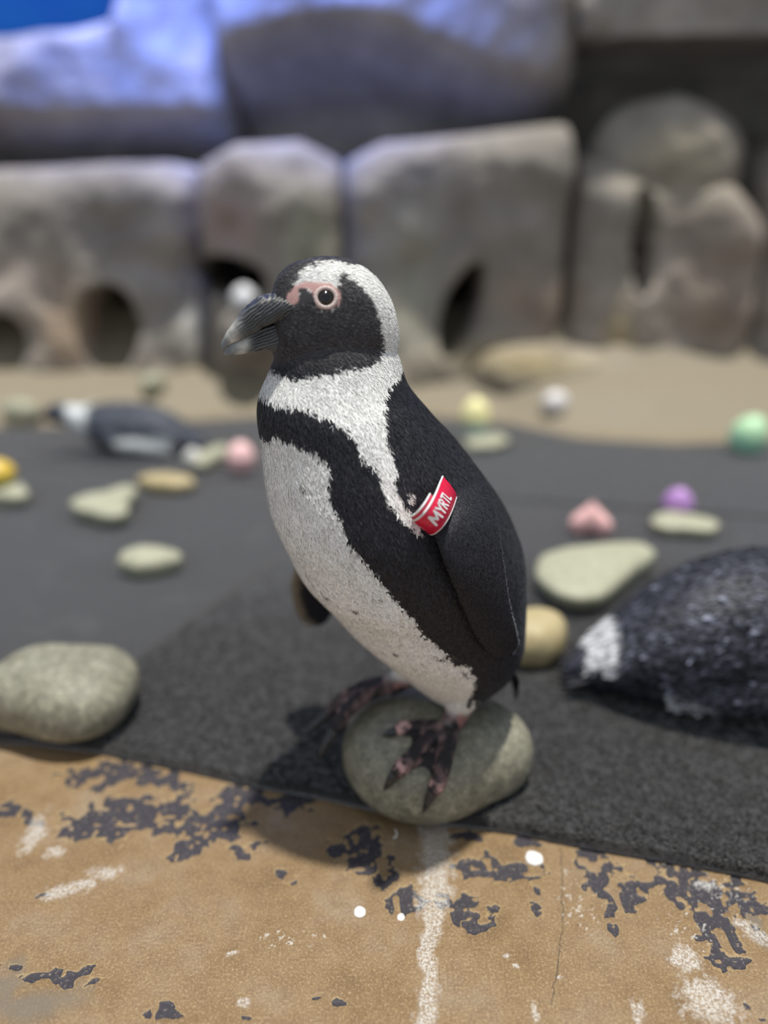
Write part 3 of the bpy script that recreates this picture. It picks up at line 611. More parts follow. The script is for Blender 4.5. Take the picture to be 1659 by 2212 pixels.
def down_feather():
    p = np.array([[0, 0, 0], [.002, -.001, .001], [.0035, -.0005, .003], [.0038, 0, .006], [.0025, .0006, .0095], [.0012, 0, .0115]])
    P = catmull(p, 6); rad = np.interp(np.linspace(0, 1, len(P)), [0, .5, 1], [.0006, .0008, .00025])
    v, f = loft(tube(P, rad, 6)); o = obj('down_feather', mesh_np('down_feather', v, f), M_DROP); o.location = (.0095, .6035, .002); tag(o, 'tiny curled white down feather at the foot of the perch stone', 'feather')
down_feather()

# ------------------------------------------------------------------ the standing penguin
BIRD_LOC = (.064, .70, 0.0); BIRD_YAW = math.pi + R(20)      # local x = forward, y = bird's left, z = up

def ellipse_rings(rows, k, n=64, p=2.0):
    out = []
    th = np.arange(n) * 2*math.pi/n; c, s = np.cos(th), np.sin(th)
    c2 = np.sign(c) * np.abs(c) ** (2 / p); s2 = np.sign(s) * np.abs(s) ** (2 / p)
    for row, kk in zip(rows, k):
        f, u, df, du, h = row
        q = math.hypot(df, du); a = np.array([df / q, 0, du / q]) * h; b = np.array([0, 1.0, 0]) * h * kk
        out.append(np.array([f, 0, u]) + c2[:, None] * a + s2[:, None] * b)
    return np.array(out)

def flipper_rings(rows, thick, n=36):
    rows = catmull(np.array(rows), 6); m = len(rows); out = []; th = np.arange(n) * 2*math.pi/n
    cen = (rows[:, :3] + rows[:, 3:]) / 2; span = np.gradient(cen, axis=0)
    for i, r in enumerate(rows):
        a = (r[3:] - r[:3]) / 2; nrm = np.cross(a, span[i]); nrm /= np.linalg.norm(nrm)
        t = np.interp(i / (m - 1), [0, .35, .8, 1], thick)
        out.append(cen[i] + np.cos(th)[:, None] * a + (np.sin(th) * (1 - .25 * np.cos(th)))[:, None] * nrm * t)
    return np.array(out)

def toe_chain(T, n=14, sq=.9):
    T = np.array(T); C = catmull(T[:, :4], 5); return tube(C[:, :3], C[:, 3], n, sq)

def web(A, B, upto=2.9, thick=.0017, nw=11, sag=1.15):
    """skin between two toes"""
    A = catmull(np.array(A)[:, :3], 6); B = catmull(np.array(B)[:, :3], 6); m = int(upto * 6); A, B = A[:m], B[:m]
    w = np.linspace(0, 1, nw); rows = []
    for i in range(m):
        t = i / (m - 1); row = []
        for x in w:
            ii = i - sag * 6 * 4 * x * (1 - x) * t * 1.0; ii = max(ii, 0); j = int(ii); fr = ii - j; j2 = min(j + 1, m - 1)
            a = A[j] * (1 - fr) + A[j2] * fr; b = B[j] * (1 - fr) + B[j2] * fr
            row.append(a * (1 - x) + b * x)
        rows.append(row)
    P = np.array(rows) - np.array([0, .10, .25]) * .016; off = np.array([0, .35, .9]); off = off / np.linalg.norm(off) * thick
    up = (P + off).reshape(-1, 3); dn = (P - off).reshape(-1, 3); N = len(up)
    F = grid_faces(m, nw); b = np.concatenate([np.arange(nw), np.arange(1, m) * nw + nw - 1, (m-1) * nw + np.arange(nw-2, -1, -1), np.arange(m-2, 0, -1) * nw])
    side = np.stack([b, np.roll(b, -1), np.roll(b, -1) + N, b + N], -1)
    return np.concatenate([up, dn]), [np.concatenate([F, F[:, ::-1] + N, side[:, ::-1]])]

def remesh(name, parts, voxel, smooth=8):
    V, Fs = joinparts(parts); me = mesh_np(name + '_src', V, Fs); o = bpy.data.objects.new(name + '_src', me); COL.objects.link(o)
    md = o.modifiers.new('r', 'REMESH'); md.mode = 'VOXEL'; md.voxel_size = voxel; md.use_smooth_shade = True
    if smooth:
        ms = o.modifiers.new('s', 'SMOOTH'); ms.factor = .5; ms.iterations = smooth
    dg = bpy.context.evaluated_depsgraph_get(); ev = o.evaluated_get(dg); m2 = bpy.data.meshes.new_from_object(ev)
    bpy.data.objects.remove(o, do_unlink=True); bpy.data.meshes.remove(me); m2.name = name; return m2

def vget(me):
    v = np.empty(len(me.vertices) * 3, np.float32); me.vertices.foreach_get('co', v)
    n = np.empty(len(me.vertices) * 3, np.float32); me.vertex_normals.foreach_get('vector', n)
    return v.reshape(-1, 3).astype(float), n.reshape(-1, 3).astype(float)

def set_color(me, c):
    a = me.color_attributes.new('Col', 'FLOAT_COLOR', 'POINT'); q = np.ones((len(c), 4), np.float32); q[:, :3] = c; a.data.foreach_set('color', q.ravel())

def sd_poly(f, u, P):
    """signed distance, positive inside"""
    P = np.asarray(P, float); d = np.full(f.shape, 9.0); ins = np.zeros(f.shape, bool)
    for (ax, ay), (bx, by) in zip(P, np.roll(P, -1, 0)):
        dx, dy = bx - ax, by - ay
        t = np.clip(((f - ax) * dx + (u - ay) * dy) / (dx*dx + dy*dy + 1e-12), 0, 1)
        d = np.minimum(d, np.hypot(f - ax - t * dx, u - ay - t * dy))
        cond = (ay > u) != (by > u)
        ins ^= cond & (f < (bx - ax) * (u - ay) / (by - ay + 1e-12) + ax)
    return np.where(ins, d, -d)

INK = np.array([.0125, .0125, .0165]); INK_FACE = np.array([.048, .045, .047]); SNOW = np.array([.73, .725, .69]); CREAM = np.array([.73, .725, .69]); PINK = np.array([.52, .31, .285])

def plumage_color(p, jitter=1.0):
    """black and white plumage by place on the body; both sides alike"""
    f, l, u = p[:, 0], np.abs(p[:, 1]), p[:, 2]
    n1 = fbm(p * 260 + 3, 3) - .5; n2 = fbm(p * 420 + 40, 2) - .5
    f2 = f + .007 * n1 * jitter; u2 = u + .012 * n2 * jitter
    w_face = sd_poly(f2, u2, PAT['collar']); mask = sd_poly(f2, u2, PAT['mask']); w_belly = sd_poly(f2, u2, PAT['belly'])
    cap = sd_poly(f2, u2, PAT['cap'])
    nape = (u > .45) & (f < .115) & (l < .016 + .010 * n1)           # the black line down the nape
    white = np.maximum(np.minimum(np.minimum(w_face, -mask), -cap), w_belly)
    white = np.where(nape & (w_belly < 0) , -.01, white)
    white = np.minimum(white, -sd_poly(f2, u2, PAT['lore']))
    fleck = (vnoise(p * 170 + 9) > .93) & (f < .03) & (u < .40) & (w_belly > -.02)
    w = sstep(-.0012, .0012, white)[:, None]
    wh = SNOW * (.90 + .2 * fbm(p * 90, 3))[:, None]          # one off-white from throat to belly; warmth below is bounce from the floor
    face = sstep(.485, .50, u)[:, None]
    bk = INK * (1 - face) + INK_FACE * face
    bk = bk * (.7 + .6 * fbm(p * 130 + 5, 3))[:, None]
    c = bk * (1 - w) + wh * w
    fk = sstep(-.001, .001, sd_poly(f2, u2, PAT['fleck']))[:, None] * .6; c = c * (1 - fk) + SNOW * fk
    for k_ in PAT:
        if k_.startswith('spot'):
            s_ = sstep(-.0012, .0008, sd_poly(f + .002 * n1, u + .003 * n2, PAT[k_]))[:, None] * .85; c = c * (1 - s_) + np.array([.06, .055, .05]) * s_
    pk = sstep(-.001, .001, np.minimum(sd_poly(f + .002 * n2, u, PAT['pink']), -sd_poly(f + .002 * n2, u, PAT['lore'])))[:, None]
    c = c * (1 - pk) + (PINK * (.85 + .3 * fbm(p * 700, 2))[:, None]) * pk
    return c

def feather_blades(me, V, Nn, which, count, flow, length, width, lift, color_fn, jit=.16, seed=1, tip_gain=1.0, nrm_mix=-.05):
    """short overlapping feather blades seated on a surface: (verts, tris, colours)"""
    g = np.random.default_rng(seed)
    me.calc_loop_triangles(); T = np.empty(len(me.loop_triangles) * 3, np.int32); me.loop_triangles.foreach_get('vertices', T); T = T.reshape(-1, 3)
    T = T[which[T].all(1)]
    A = V[T]; ar = np.linalg.norm(np.cross(A[:, 1] - A[:, 0], A[:, 2] - A[:, 0]), axis=1)
    t = g.choice(len(T), count, p=ar / ar.sum()); r = g.random((count, 2)); sw = r.sum(1) > 1; r[sw] = 1 - r[sw]
    w = np.stack([1 - r.sum(1), r[:, 0], r[:, 1]], -1)
    p = (A[t] * w[..., None]).sum(1); n = (Nn[T[t]] * w[..., None]).sum(1); n /= np.linalg.norm(n, axis=1)[:, None]
    d = flow(p) + .25 * g.normal(size=(count, 3)); d -= (d * n).sum(1)[:, None] * n; d /= np.linalg.norm(d, axis=1)[:, None] + 1e-9
    s = np.cross(n, d); L = length(p) * g.uniform(.7, 1.3, count); W = width(p) * g.uniform(.7, 1.3, count); K = lift(p) * g.uniform(.3, 1.4, count)
    e = lambda x: x[:, None]
    root = p + n * .0001; mid = p + d * e(L * .55) + n * e(L * K * .75 + .00025); tip = p + d * e(L) + n * e(L * K)
    V4 = np.stack([root, mid + s * e(W), tip, mid - s * e(W)], 1)
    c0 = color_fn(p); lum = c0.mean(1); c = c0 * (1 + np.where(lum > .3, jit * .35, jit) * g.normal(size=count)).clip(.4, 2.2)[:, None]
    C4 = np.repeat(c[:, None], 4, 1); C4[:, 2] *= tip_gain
    b = (np.arange(count) * 4)[:, None]
    F = np.concatenate([b + [0, 3, 1], b + [1, 3, 2]])
    NB = np.repeat(n[:, None], 4, 1) + nrm_mix * d[:, None] + .10 * g.normal(size=(count, 1, 3)); NB /= np.linalg.norm(NB, axis=2)[..., None]
    return V4.reshape(-1, 3), F, np.clip(C4.reshape(-1, 3), 0, 1), NB.reshape(-1, 3)

def feather_material(name, rough=.5, spec=.35):
    k = NT(name, rough, spec); k.color(k.attr('Col').outputs['Color']); k.sheen(.05, (.7, .8, 1), .4); return k
kb = feather_material('plumage_skin', .6, .25); kb.bump(kb.noise(900, 3), .3, .0008); M_BODY = kb.m
M_FEATHER = feather_material('feather', .55, .3).m

def flow_bird(p):
    h = sstep(.455, .53, p[:, 2])[:, None]
    body = np.array([-.32, 0, -.95]); head = np.array([-.95, 0, -.3])
    return body * (1 - h) + head * h

def build_penguin():
    root = empty('penguin', BIRD_LOC, BIRD_YAW)
    tag(root, 'black and white penguin standing upright on a speckled stone, wearing a red band', 'penguin')
    tor = catmull(np.array(TORSO), 5)
    top = [[.112, .508, -1, .05, .050], [.110, .525, -1, .05, .036]]
    tor = np.concatenate([catmull(np.array(top[::-1] + [list(TORSO[0])]), 4)[:-1], tor])
    kt = np.interp(tor[:, 1], [.10, .16, .25, .35, .45, .50, .53], [1.1, 1.02, .95, .93, .90, .80, .7])
    hd = catmull(np.array(HEAD), 5); kh = np.interp(np.arange(len(hd)), [0, 5, 15, 25, len(hd) - 1], [.42, .50, .74, .84, .9])
    parts = [loft(ellipse_rings(tor, kt)), loft(ellipse_rings(hd, kh, p=2.15))]
    ids = [0, 0]
    fl = loft(flipper_rings(FLIPPER, [.013, .0085, .0046, .0024])); parts.append(fl); ids.append(1)
    ff = loft(flipper_rings(FAR_FLIPPER, [.012, .008, .0046, .0024])); parts.append(ff); ids.append(2)
    for L, TT in ((LEG, TOES), (FAR_LEG, FAR_TOES)):
        C = catmull(np.array(L), 6); parts.append(loft(tube(C[:, :3], C[:, 3], 16))); ids.append(3)
        for T in TT:
            parts.append(loft(toe_chain([(*q[:3], q[3] * 1.1) for q in T[:4]]))); ids.append(3)
        for a, b in ((0, 1), (1, 2)) if TT is TOES else ((1, 0), (0, 2)):
            parts.append(web(TT[a], TT[b])); ids.append(3)
    parts = [(v, fs) for v, fs in parts]
    me = remesh('body', parts, .0017, 6)
    V, Nn = vget(me)
    kd = kdtree.KDTree(sum(len(p[0]) for p in parts)); src = []; k = 0
    for (v, _), i in zip(parts, ids):
        for q in v: kd.insert(q, k); src.append(i); k += 1
    kd.balance(); pid = np.array([src[kd.find(v)[1]] for v in V])
    # outer face of the flipper merges into the shoulder plumage
    C = plumage_color(V)
    m = pid == 1
    C[m] = INK * (.8 + .5 * fbm(V[m] * 120, 3))[:, None]
    fr = catmull(np.array(FLIPPER), 6); te = fr[:, 3:]; le = fr[:, :3]
    def near(P, line): return np.min(np.linalg.norm(P[:, None] - line[None], axis=2), axis=1)
    if m.any():
        dte = near(V[m], te[10:]); edge = sstep(.0045, .002, dte + .003 * (fbm(V[m] * 400, 2) - .5))
        C[m] = C[m] * (1 - edge)[:, None] + np.array([.42, .44, .48]) * edge[:, None]
    m2 = pid == 2
    if m2.any():
        fr2 = catmull(np.array(FAR_FLIPPER), 6); d2 = near(V[m2], fr2[6:, :3]); pale = sstep(.016, .007, d2 + .006 * (fbm(V[m2] * 150, 2) - .5))
        C[m2] = (INK * 1.4)[None] * (1 - pale)[:, None] + np.array([.20, .17, .12]) * pale[:, None]
    m3 = pid == 3
    n = fbm(V[m3] * 160 + 2, 4); n_s = fbm(V[m3] * np.array([90, 90, 90]) + 60, 3)
    cf = np.array([.022, .020, .021])[None] * (.7 + .8 * n)[:, None]
    vein = sstep(.58, .66, n_s)[:, None] * .6; cf = cf * (1 - vein) + np.array([.20, .125, .12]) * vein
    for T in list(TOES) + list(FAR_TOES):
        j = np.array(T[2][:3]); d = np.linalg.norm(V[m3] - j, axis=1); q = sstep(.0098, .0072, d + .010 * (n - .5))[:, None] * (1.0 if T in TOES else .45)
        cf = cf * (1 - q) + np.array([.60, .37, .34]) * q
    for L in (LEG, FAR_LEG):
        a = np.array(L[1][:3]); up = sstep(-.010, .002, V[m3][:, 2] - a[2] + .006 * (n - .5)) * sstep(.06, .05, np.linalg.norm(V[m3] - a, axis=1))
        cf = cf * (1 - up)[:, None] + (CREAM * .9) * up[:, None]
        pk = sstep(.012, .007, np.abs(V[m3][:, 2] - a[2] + .009)) * sstep(.03, .02, np.linalg.norm(V[m3] - a, axis=1)) * sstep(.45, .6, n) * .7
        cf = cf * (1 - pk)[:, None] + np.array([.40, .20, .18]) * pk[:, None]
    rim_d = np.full(m3.sum(), 9.0)
    for T in list(TOES) + list(FAR_TOES):
        cc = catmull(np.array(T)[:4, :4], 6); dd = np.linalg.norm(V[m3][:, None] - cc[None, :, :3], axis=2); rim_d = np.minimum(rim_d, np.min(dd / cc[None, :, 3], axis=1))
    line = np.exp(-((rim_d - 1.22) / .16) ** 2) * sstep(.42, .60, n_s) * .55
    cf = cf * (1 - line)[:, None] + np.array([.34, .22, .21]) * line[:, None]
    C[m3] = cf
    set_color(me, C); body = obj('body', me, M_BODY, root)
    # feathers
    tor_ok = (pid == 0) & ~((V[:, 0] > .166) & (V[:, 2] > .49))
    # keep blades off the bare skin by the eye
    for s in (1, -1):
        tor_ok &= np.linalg.norm(V - np.array([EYE[0], s * EYE[1], EYE[2]]), axis=1) > .0115
    tor_ok &= ~((np.minimum(sd_poly(V[:, 0], V[:, 2], PAT['pink']), 1) > -.0005))
    ln = lambda p: np.interp(p[:, 2], [.1, .3, .45, .50, .56], [.0075, .0075, .0065, .0040, .0036])
    wd = lambda p: np.interp(p[:, 2], [.1, .3, .45, .50, .56], [.0011, .0010, .0007, .0005, .00045])
    lf = lambda p: np.interp(p[:, 2], [.1, .45, .56], [.022, .038, .05])
    v, F, c, nb = feather_blades(me, V, Nn, tor_ok, 120000, flow_bird, ln, wd, lf, lambda p: plumage_color(p, .6), jit=.38, seed=4, tip_gain=1.6)  # brightened blade tips: glints on the black feathers, put into the colour
    fm = (pid == 1); fl_dir = lambda p: np.tile(np.array([-.2, 0, -1.0]), (len(p), 1)); one = lambda x: (lambda p: np.full(len(p), x))
    def flip_col(p):
        dte = near(p, te[10:]); e_ = sstep(.0035, .0015, dte)[:, None]
        return (INK * (.8 + .5 * fbm(p * 120, 3))[:, None]) * (1 - e_) + np.array([.42, .44, .48]) * e_
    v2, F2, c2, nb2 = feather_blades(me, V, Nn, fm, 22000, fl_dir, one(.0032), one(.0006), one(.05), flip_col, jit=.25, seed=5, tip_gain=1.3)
    pm = mesh_np('plumage', np.concatenate([v, v2]), np.concatenate([F, F2 + len(v)]), smooth=True, colors=np.concatenate([c, c2]))
    pm.normals_split_custom_set_from_vertices(np.concatenate([nb, nb2]).tolist())
    pl = obj('plumage', pm, M_FEATHER, root); tag(pl, kind='stuff')
    # claws
    M_CLAW = NT('claw_horn', .3, .5); M_CLAW.color(M_CLAW.ramp(M_CLAW.noise(300, 2), [(.3, (.012, .012, .014)), (.75, (.06, .06, .062))])); mc = M_CLAW.m
    for T in list(TOES) + list(FAR_TOES):
        q = np.array(T); Cc = catmull(q[2:, :4], 6)[2:]; vv, ff_ = loft(tube(Cc[:, :3], Cc[:, 3] * .92, 12, .9)); obj('claw', mesh_np('claw', vv, ff_), mc, root)
    # tail: stiff pointed feathers
    mt = plain('tail_feather', (.016, .016, .020), .5, .4, .3, 90)
    for a, b in TAIL:
        a, b = np.array(a), np.array(b); P = catmull(np.array([a, a * .5 + b * .5 + [-.004, 0, .003], b]), 8); s = np.linspace(0, 1, len(P))
        rings = []
        for x, q in zip(s, P):
            w = .015 * (1 - x ** 2.5) + .0006; th = np.arange(10) * 2*math.pi/10
            rings.append(q + np.cos(th)[:, None] * np.array([0, 1, 0]) * w + np.sin(th)[:, None] * np.array([.9, 0, .4]) * .0016)
        vv, ff_ = loft(np.array(rings)); obj('tail_feather', mesh_np('tail_feather', vv, ff_), mt, root)
    build_bill(root); build_eyes(root)
    return root, body

def build_bill(root):
    def bill(name, rows, kfun, pfun, groove, seed, slope):
        rw = catmull(np.array(rows), 10); m = len(rw); n = 120; s = np.linspace(0, 1, m); th = np.arange(n) * 2*math.pi/n; R_ = []
        for x, (f, u, df, du, h) in zip(s, rw):
            q = math.hypot(df, du); a = np.array([df / q, 0, du / q]) * h; p = pfun(x); c, sn = np.cos(th), np.sin(th)
            c = np.sign(c) * np.abs(c) ** (2 / p); sn = np.sign(sn) * np.abs(sn) ** (2 / p)
            R_.append(np.array([f, 0, u]) + c[:, None] * a + sn[:, None] * np.array([0, h * kfun(x), 0]))
        P = np.array(R_); ctr = P.mean(1, keepdims=True); d = P - ctr; dn = d / (np.linalg.norm(d, axis=2, keepdims=True) + 1e-9)
        # wrinkled plates on the basal half
        u_ = P[..., 2]; f_ = P[..., 0]
        q = np.stack([f_ * 120 + u_ * 60, P[..., 1] * 60, u_ * 260 - f_ * 150], -1)
        rid = np.abs(fbm(q + seed, 3) - .5) * 2; ripple = np.sin((u_ + f_ * slope) * 2300 + 9 * fbm(P * 130 + seed, 3))
        base = sstep(groove[1], groove[0], s)[:, None]
        amp = base * (.0009 * ripple + .0012 * (rid - .4))
        P = P + dn * amp[..., None]
        v, F = loft(P)
        hi = np.clip(.5 + .5 * ripple, 0, 1) * base
        n1 = fbm(P * 260 + seed, 3)
        horn = np.array([.17, .18, .18])[None, None] * (.55 + .9 * n1)[..., None]
        band = np.exp(-((s - groove[1] - .02) / .10) ** 2)[:, None] * sstep(-.9, .5, np.abs(d[..., 1]) / (np.abs(d[..., 1]).max(1, keepdims=True) + 1e-9))
        horn = horn + np.array([.34, .32, .27]) * (band * (.4 + .9 * n1))[..., None]
        plate = np.array([.030, .030, .032])[None, None] * (.6 + .8 * n1)[..., None] + np.array([.15, .16, .155]) * (hi ** 3 * .75)[..., None]
        c = horn * (1 - base[..., None]) + plate * base[..., None]
        c = c.reshape(-1, 3); c = np.vstack([c, c[:1], c[-1:]])
        k = NT(name + '_horn', .38, .5); k.color(k.attr('Col').outputs['Color']); k.bump(k.noise(700, 3), .2, .0006)
        return obj(name, mesh_np(name, v, F, colors=c), k.m, root)
    bill('upper_bill', BILL_UPPER, lambda x: np.interp(x, [0, .3, .7, .92, 1], [2.6, 1.6, .68, .46, .5]), lambda x: 2.1, (.44, .64), 1.0, .72)
    bill('lower_bill', BILL_LOWER, lambda x: np.interp(x, [0, .3, .7, 1], [1.3, .88, .48, .45]), lambda x: 2.2, (.42, .58), 7.0, .40)

def build_eyes(root):
    k = NT('eye_dark', .06, .6); k.color(k.ramp(k.noise(500, 2), [(.3, (.010, .007, .006)), (.7, (.02, .013, .010))])); me_ = k.m
    ring = plain('eyelid_skin', (.60, .48, .44), .5, .4, .2, 600); pup = plain('pupil_black', (.003, .003, .004), .05, .6, .1)
    for s in (1, -1):
        c = np.array([EYE[0], s * EYE[1], EYE[2]]); n = np.array([EYE[3], s * EYE[4], EYE[5]]); n /= np.linalg.norm(n)
        M = Vector(n).to_track_quat('Z', 'X').to_matrix().to_4x4()
        th = np.linspace(.01, math.pi - .01, 24); ph = np.arange(32) * 2*math.pi/32; r = .0082
        P = np.stack([r * np.sin(th)[:, None] * np.cos(ph), r * np.sin(th)[:, None] * np.sin(ph), np.repeat((r * np.cos(th))[:, None], 32, 1)], -1)
        v, F = loft(P); e = obj('eye', mesh_np('eye', v, [f[:, ::-1] for f in F]), me_, root); e.matrix_local = Matrix.Translation(Vector(c - n * .0052)) @ M
        th = np.linspace(.01, .42, 8); P = np.stack([(r + .00025) * np.sin(th)[:, None] * np.cos(ph), (r + .00025) * np.sin(th)[:, None] * np.sin(ph), np.repeat(((r + .00025) * np.cos(th))[:, None], 32, 1)], -1)
        v, F = loft(P); obj('pupil', mesh_np('pupil', v, [f[:, ::-1] for f in F]), pup, e)
        a = np.arange(64) * 2*math.pi/64; R0 = .0078; rr = .0017
        P = np.stack([[(R0 + rr * (1 + .12 * math.sin(t * 17)) * math.cos(b)) * math.cos(t), (R0 + rr * (1 + .12 * math.sin(t * 17)) * math.cos(b)) * math.sin(t) * 1.05, rr * math.sin(b) * .9] for t in a for b in np.arange(12) * 2*math.pi/12]).reshape(64, 12, 3)
        F = np.stack([np.array([i * 12 + j, ((i+1) % 64) * 12 + j, ((i+1) % 64) * 12 + (j+1) % 12, i * 12 + (j+1) % 12]) for i in range(64) for j in range(12)])
        q = obj('eye_ring', mesh_np('eye_ring', P.reshape(-1, 3), F), ring, root); q.matrix_local = Matrix.Translation(Vector(c + n * .0004)) @ M

PENGUIN, BODY = build_penguin()

# ------------------------------------------------------------------ red wing band with white capitals
def wing_band():
    root = empty('wing_band', BIRD_LOC, BIRD_YAW); tag(root, 'red band with white capital letters round the flipper of the upright penguin', 'wing band')
    P = np.array(BAND); Q = np.vstack([P[-3:], P, P[:3]]); C = catmull(Q, 10); C = C[30:30 + 10 * len(P)]; n = len(C); W = np.array(BAND_W)
    ctr = C.mean(0); T = np.roll(C, -1, 0) - np.roll(C, 1, 0); T /= np.linalg.norm(T, axis=1)[:, None]
    Nr = np.cross(T, W / np.linalg.norm(W)); Nr /= np.linalg.norm(Nr, axis=1)[:, None]; Nr *= np.sign(((C - ctr) * Nr).sum(1).sum())
    th = .0011
    prof = [(-1, th * .4), (-.96, th), (0, th * 1.15), (.96, th), (1, th * .4), (.96, -th * .3), (-.96, -th * .3)]
    V = np.stack([C + W * a + Nr * b for a, b in prof], 1); m = len(prof)
    F = np.concatenate([np.stack([np.arange(n) * m + j, ((np.arange(n) + 1) % n) * m + j, ((np.arange(n) + 1) % n) * m + (j + 1) % m, np.arange(n) * m + (j + 1) % m], -1) for j in range(m)])
    red = NT('red_band', .28, .5); red.color(red.ramp(red.noise(260, 3), [(.3, (.60, .008, .045)), (.75, (.70, .014, .065))]))
    wht = plain('white_band_edge', (.86, .86, .86), .4, .5, .04)
    obj('band', mesh_np('band', V.reshape(-1, 3), F), red.m, root)
    def rim(path, r):
        rr = tube(path, np.full(len(path), r), 8); v, f = loft(rr); obj('band_edge', mesh_np('band_edge', v, f), wht, root)
    loopC = np.vstack([C, C[:1]]); loopN = np.vstack([Nr, Nr[:1]])
    rim(loopC - W * 1.0 + loopN * th * .5, .00095); rim(loopC + W * 1.0 + loopN * th * .5, .0007)
    # the tucked end of the strap, a second layer beside the upper edge
    k = slice(22, 62); S = C[k] - W * 1.22 - Nr[k] * .0006
    V2 = np.stack([C[k] - W * 1.36 - Nr[k] * .0004, C[k] - W * .95 + Nr[k] * .0002, C[k] - W * .95 - Nr[k] * .0010, C[k] - W * 1.36 - Nr[k] * .0014], 1)
    v, f = loft(V2); obj('band_end', mesh_np('band_end', v, f), red.m, root); rim(C[k] - W * 1.38 - Nr[k] * .0004, .0008)
    # lettering
    glyphs = {'M': [[(0, 0), (.10, 1)], [(.10, 1), (.42, .25)], [(.42, .25), (.78, 1)], [(.78, 1), (.84, 0)]], 'Y': [[(0, 1), (.32, .48)], [(.66, 1), (.32, .48)], [(.32, .48), (.30, 0)]],
              'R': [[(0, 0), (.06, 1)], [(.06, 1), (.40, 1)], [(.40, 1), (.54, .82)], [(.54, .82), (.48, .58)], [(.48, .58), (.04, .50)], [(.26, .50), (.56, 0)]], 'T': [[(0, 1), (.64, 1)], [(.32, 1), (.28, 0)]], 'L': [[(.04, 1), (0, 0)], [(0, 0), (.46, 0)]]}
    adv = {'M': 1.10, 'Y': .86, 'R': .82, 'T': .80, 'L': .5}; tv, tf, xo = [], [], 0.0
    for ch in 'MYRTL':
        for (p, q) in glyphs[ch]:
            p, q = np.array(p) + [xo, 0], np.array(q) + [xo, 0]; dv = (q - p) / np.linalg.norm(q - p); nv = np.array([-dv[1], dv[0]]) * .105; b0 = len(tv)
            ring = [p - nv, q - nv] + [q + dv * .105 * math.cos(t) + nv * math.sin(t) for t in (-.8, 0, .8)] + [q + nv, p + nv] + [p - dv * .105 * math.cos(t) - nv * math.sin(t) for t in (-.8, 0, .8)]
            tv += [tuple(r) for r in ring]; tf += [(b0, b0 + i, b0 + i + 1) for i in range(1, len(ring) - 1)]
        xo += adv[ch]
    tv = np.array(tv); tf = np.array(tf); x0, x1, y1 = tv[:, 0].min(), tv[:, 0].max(), tv[:, 1].max()
    seg = np.linalg.norm(np.diff(C, axis=0), axis=1); arc = np.concatenate([[0], np.cumsum(seg)])
    a_hi, a_lo = arc[14], arc[42]                                  # word runs up the band: M low, L at the top
    a = a_lo + (tv[:, 0] - x0) / (x1 - x0) * (a_hi - a_lo)
    wv = .42 - (tv[:, 1] / y1) * 1.02
    idx = lambda A, arr: np.stack([np.interp(A, arc, arr[:, k]) for k in range(3)], -1)
    base = idx(a, C) + W * wv[:, None]; nn = idx(a, Nr)
    V3 = base + nn * (th * 1.15 + .0004)
    k3 = len(V3); tf = np.concatenate([tf, tf[:, ::-1] + k3]); V3 = np.concatenate([V3, V3 - nn * .0006])
    lm = obj('lettering', mesh_np('lettering', V3, tf, smooth=False), wht, root)
wing_band()

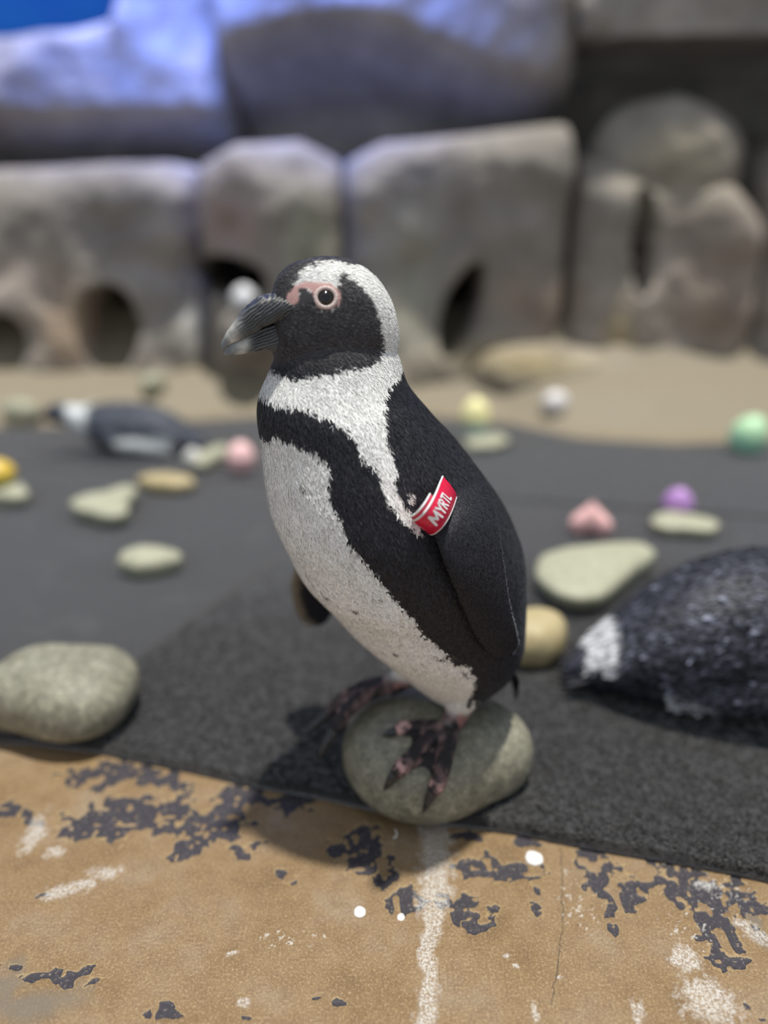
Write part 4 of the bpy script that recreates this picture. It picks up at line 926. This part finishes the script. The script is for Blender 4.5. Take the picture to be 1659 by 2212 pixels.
# ------------------------------------------------------------------ the two resting penguins
def resting_penguin(loc, yaw, sf, su, colour, label, blades, blen, bwid, seed, flip_l=.115):
    root = empty('penguin', loc, yaw); tag(root, label, 'penguin')
    rows = np.array([(.0, .030, .010, 1.2), (.02, .040, .027, 1.3), (.05, .055, .044, 1.25), (.09, .075, .065, 1.2), (.14, .094, .083, 1.15), (.20, .106, .096, 1.1), (.27, .112, .100, 1.08),
                     (.33, .118, .095, 1.05), (.38, .130, .078, 1.0), (.42, .146, .058, .95), (.455, .165, .045, .9), (.49, .176, .040, .85), (.52, .176, .032, .78), (.535, .174, .018, .7)])
    rows = catmull(rows, 5); er = np.stack([rows[:, 0] * sf, rows[:, 1] * su, np.zeros(len(rows)), np.ones(len(rows)), rows[:, 2] * su], -1)
    parts = [loft(ellipse_rings(er, rows[:, 3] / su * sf * .95))]
    for s in (1, -1):
        fr = [(.33, .098, .110), (.30, .106, .095), (.25, .108, .082), (.20, .104, .072), (.15, .094, .060), (.115, .082, .050)]
        R_ = [[(f + .004) * sf, s * l * sf * (flip_l / .115), (u - .022) * su, f * sf, s * (l - .012) * sf * (flip_l / .115), (u + .026) * su] for f, l, u in fr]
        parts.append(loft(flipper_rings(R_, [.012, .008, .005, .003])))
    me = remesh('body', parts, .0032 * sf, 4); V, Nn = vget(me)
    V0 = V / np.array([sf, sf, su]); set_color(me, colour(V0)); obj('body', me, M_BODY, root)
    fl = lambda p: np.tile(np.array([-1.0, 0, -.25]), (len(p), 1)); one = lambda x: (lambda p: np.full(len(p), x))
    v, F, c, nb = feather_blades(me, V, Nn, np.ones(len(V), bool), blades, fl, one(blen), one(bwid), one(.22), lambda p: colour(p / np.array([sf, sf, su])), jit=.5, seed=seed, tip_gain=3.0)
    pl = obj('plumage', mesh_np('plumage', v, F, colors=c), M_FEATHER, root); tag(pl, kind='stuff')
    mt = plain('tail_feather', (.018, .018, .022), .5, .4, .3, 90)
    for x in np.linspace(-.025, .025, 6):
        a, b = np.array([.035 * sf, x * sf, .040 * su]), np.array([-.014 * sf, x * 1.5 * sf, .022 * su]); P = a + (b - a) * np.linspace(0, 1, 10)[:, None]; w = .010 * (1 - np.linspace(0, 1, 10) ** 2.5) + .0006; th = np.arange(8) * math.pi / 4
        vv, ff = loft(np.array([p + np.cos(th)[:, None] * np.array([0, q, 0]) + np.sin(th)[:, None] * np.array([0, 0, .0018]) for p, q in zip(P, w)])); obj('tail_feather', mesh_np('tail_feather', vv, ff), mt, root)
    # bill and eyes
    B = np.array([(.525, .172, .017), (.55, .168, .014), (.575, .163, .010), (.592, .157, .005), (.598, .153, .001)]); B = catmull(B, 5)
    kk = plain('bill_horn', (.07, .072, .074), .4, .5, .4, 200); th = np.arange(16) * math.pi / 8
    vv, ff = loft(np.array([np.array([f * sf, 0, u * su]) + np.cos(th)[:, None] * np.array([0, 0, h * sf]) + np.sin(th)[:, None] * np.array([0, h * .55 * sf, 0]) for f, u, h in B])); obj('bill', mesh_np('bill', vv, ff), kk, root)
    ek = plain('eye_black', (.006, .005, .005), .08, .6, .1)
    for s in (1, -1):
        t_ = np.linspace(.05, math.pi - .05, 10); ph = np.arange(16) * math.pi / 8; r = .007 * sf
        vv, ff = loft(np.stack([r * np.sin(t_)[:, None] * np.cos(ph), r * np.sin(t_)[:, None] * np.sin(ph), np.repeat((r * np.cos(t_))[:, None], 16, 1)], -1)); e = obj('eye', mesh_np('eye', vv, ff), ek, root); e.location = (.505 * sf, s * .030 * sf, .186 * su)
    return root

def col_prone(p):
    n = fbm(p * 95 + 3, 3); f, l, u = p[:, 0], p[:, 1], p[:, 2]
    c = np.array([.030, .032, .042])[None] * (.5 + 1.0 * n)[:, None]
    lum = (vnoise(p * 150 + 7) > .80); c[lum] = c[lum] * 3.2
    j = .012 * (n - .5)
    patch = sstep(.022, .028, f + j) * sstep(.062, .054, f + j) * sstep(.050, .058, u + 2 * j)
    flank = sstep(.050, .040, u + j) * sstep(.10, .12, f)
    head = sstep(.44, .45, f) * sstep(.535, .52, f) * (np.abs(u - .176 + .5 * (f - .49)) < .010)
    w = np.clip(patch * .9 + flank * .45 + head, 0, 1)[:, None]
    return c * (1 - w) + np.array([.66, .68, .70]) * w
resting_penguin((.254, .868, MAT_T - .004), R(-6), 1.0, 1.0, col_prone, 'penguin lying on its belly on the mat, dark scruffy back turned to the pale stone', 22000, .014, .0030, 21)

def col_doze(p):
    n = fbm(p * 60 + 13, 3); f, l, u = p[:, 0], p[:, 1], p[:, 2]; j = .02 * (n - .5)
    c = np.array([.075, .083, .105])[None] * (.6 + .8 * n)[:, None]
    breast = sstep(.385, .40, f + j) * sstep(.475, .46, f + j)
    flank = sstep(.105, .095, u + j) * sstep(.10, .13, f) * sstep(.31, .28, f)
    w = np.clip(breast + flank, 0, 1)[:, None]
    return c * (1 - w) + np.array([.80, .84, .84]) * w
resting_penguin((-.490, 2.0, MAT_T - .004), R(180 + 4), .80, .68, col_doze, 'penguin dozing flat on the mat by the wall, white bib and flank showing', 9000, .012, .0018, 33)
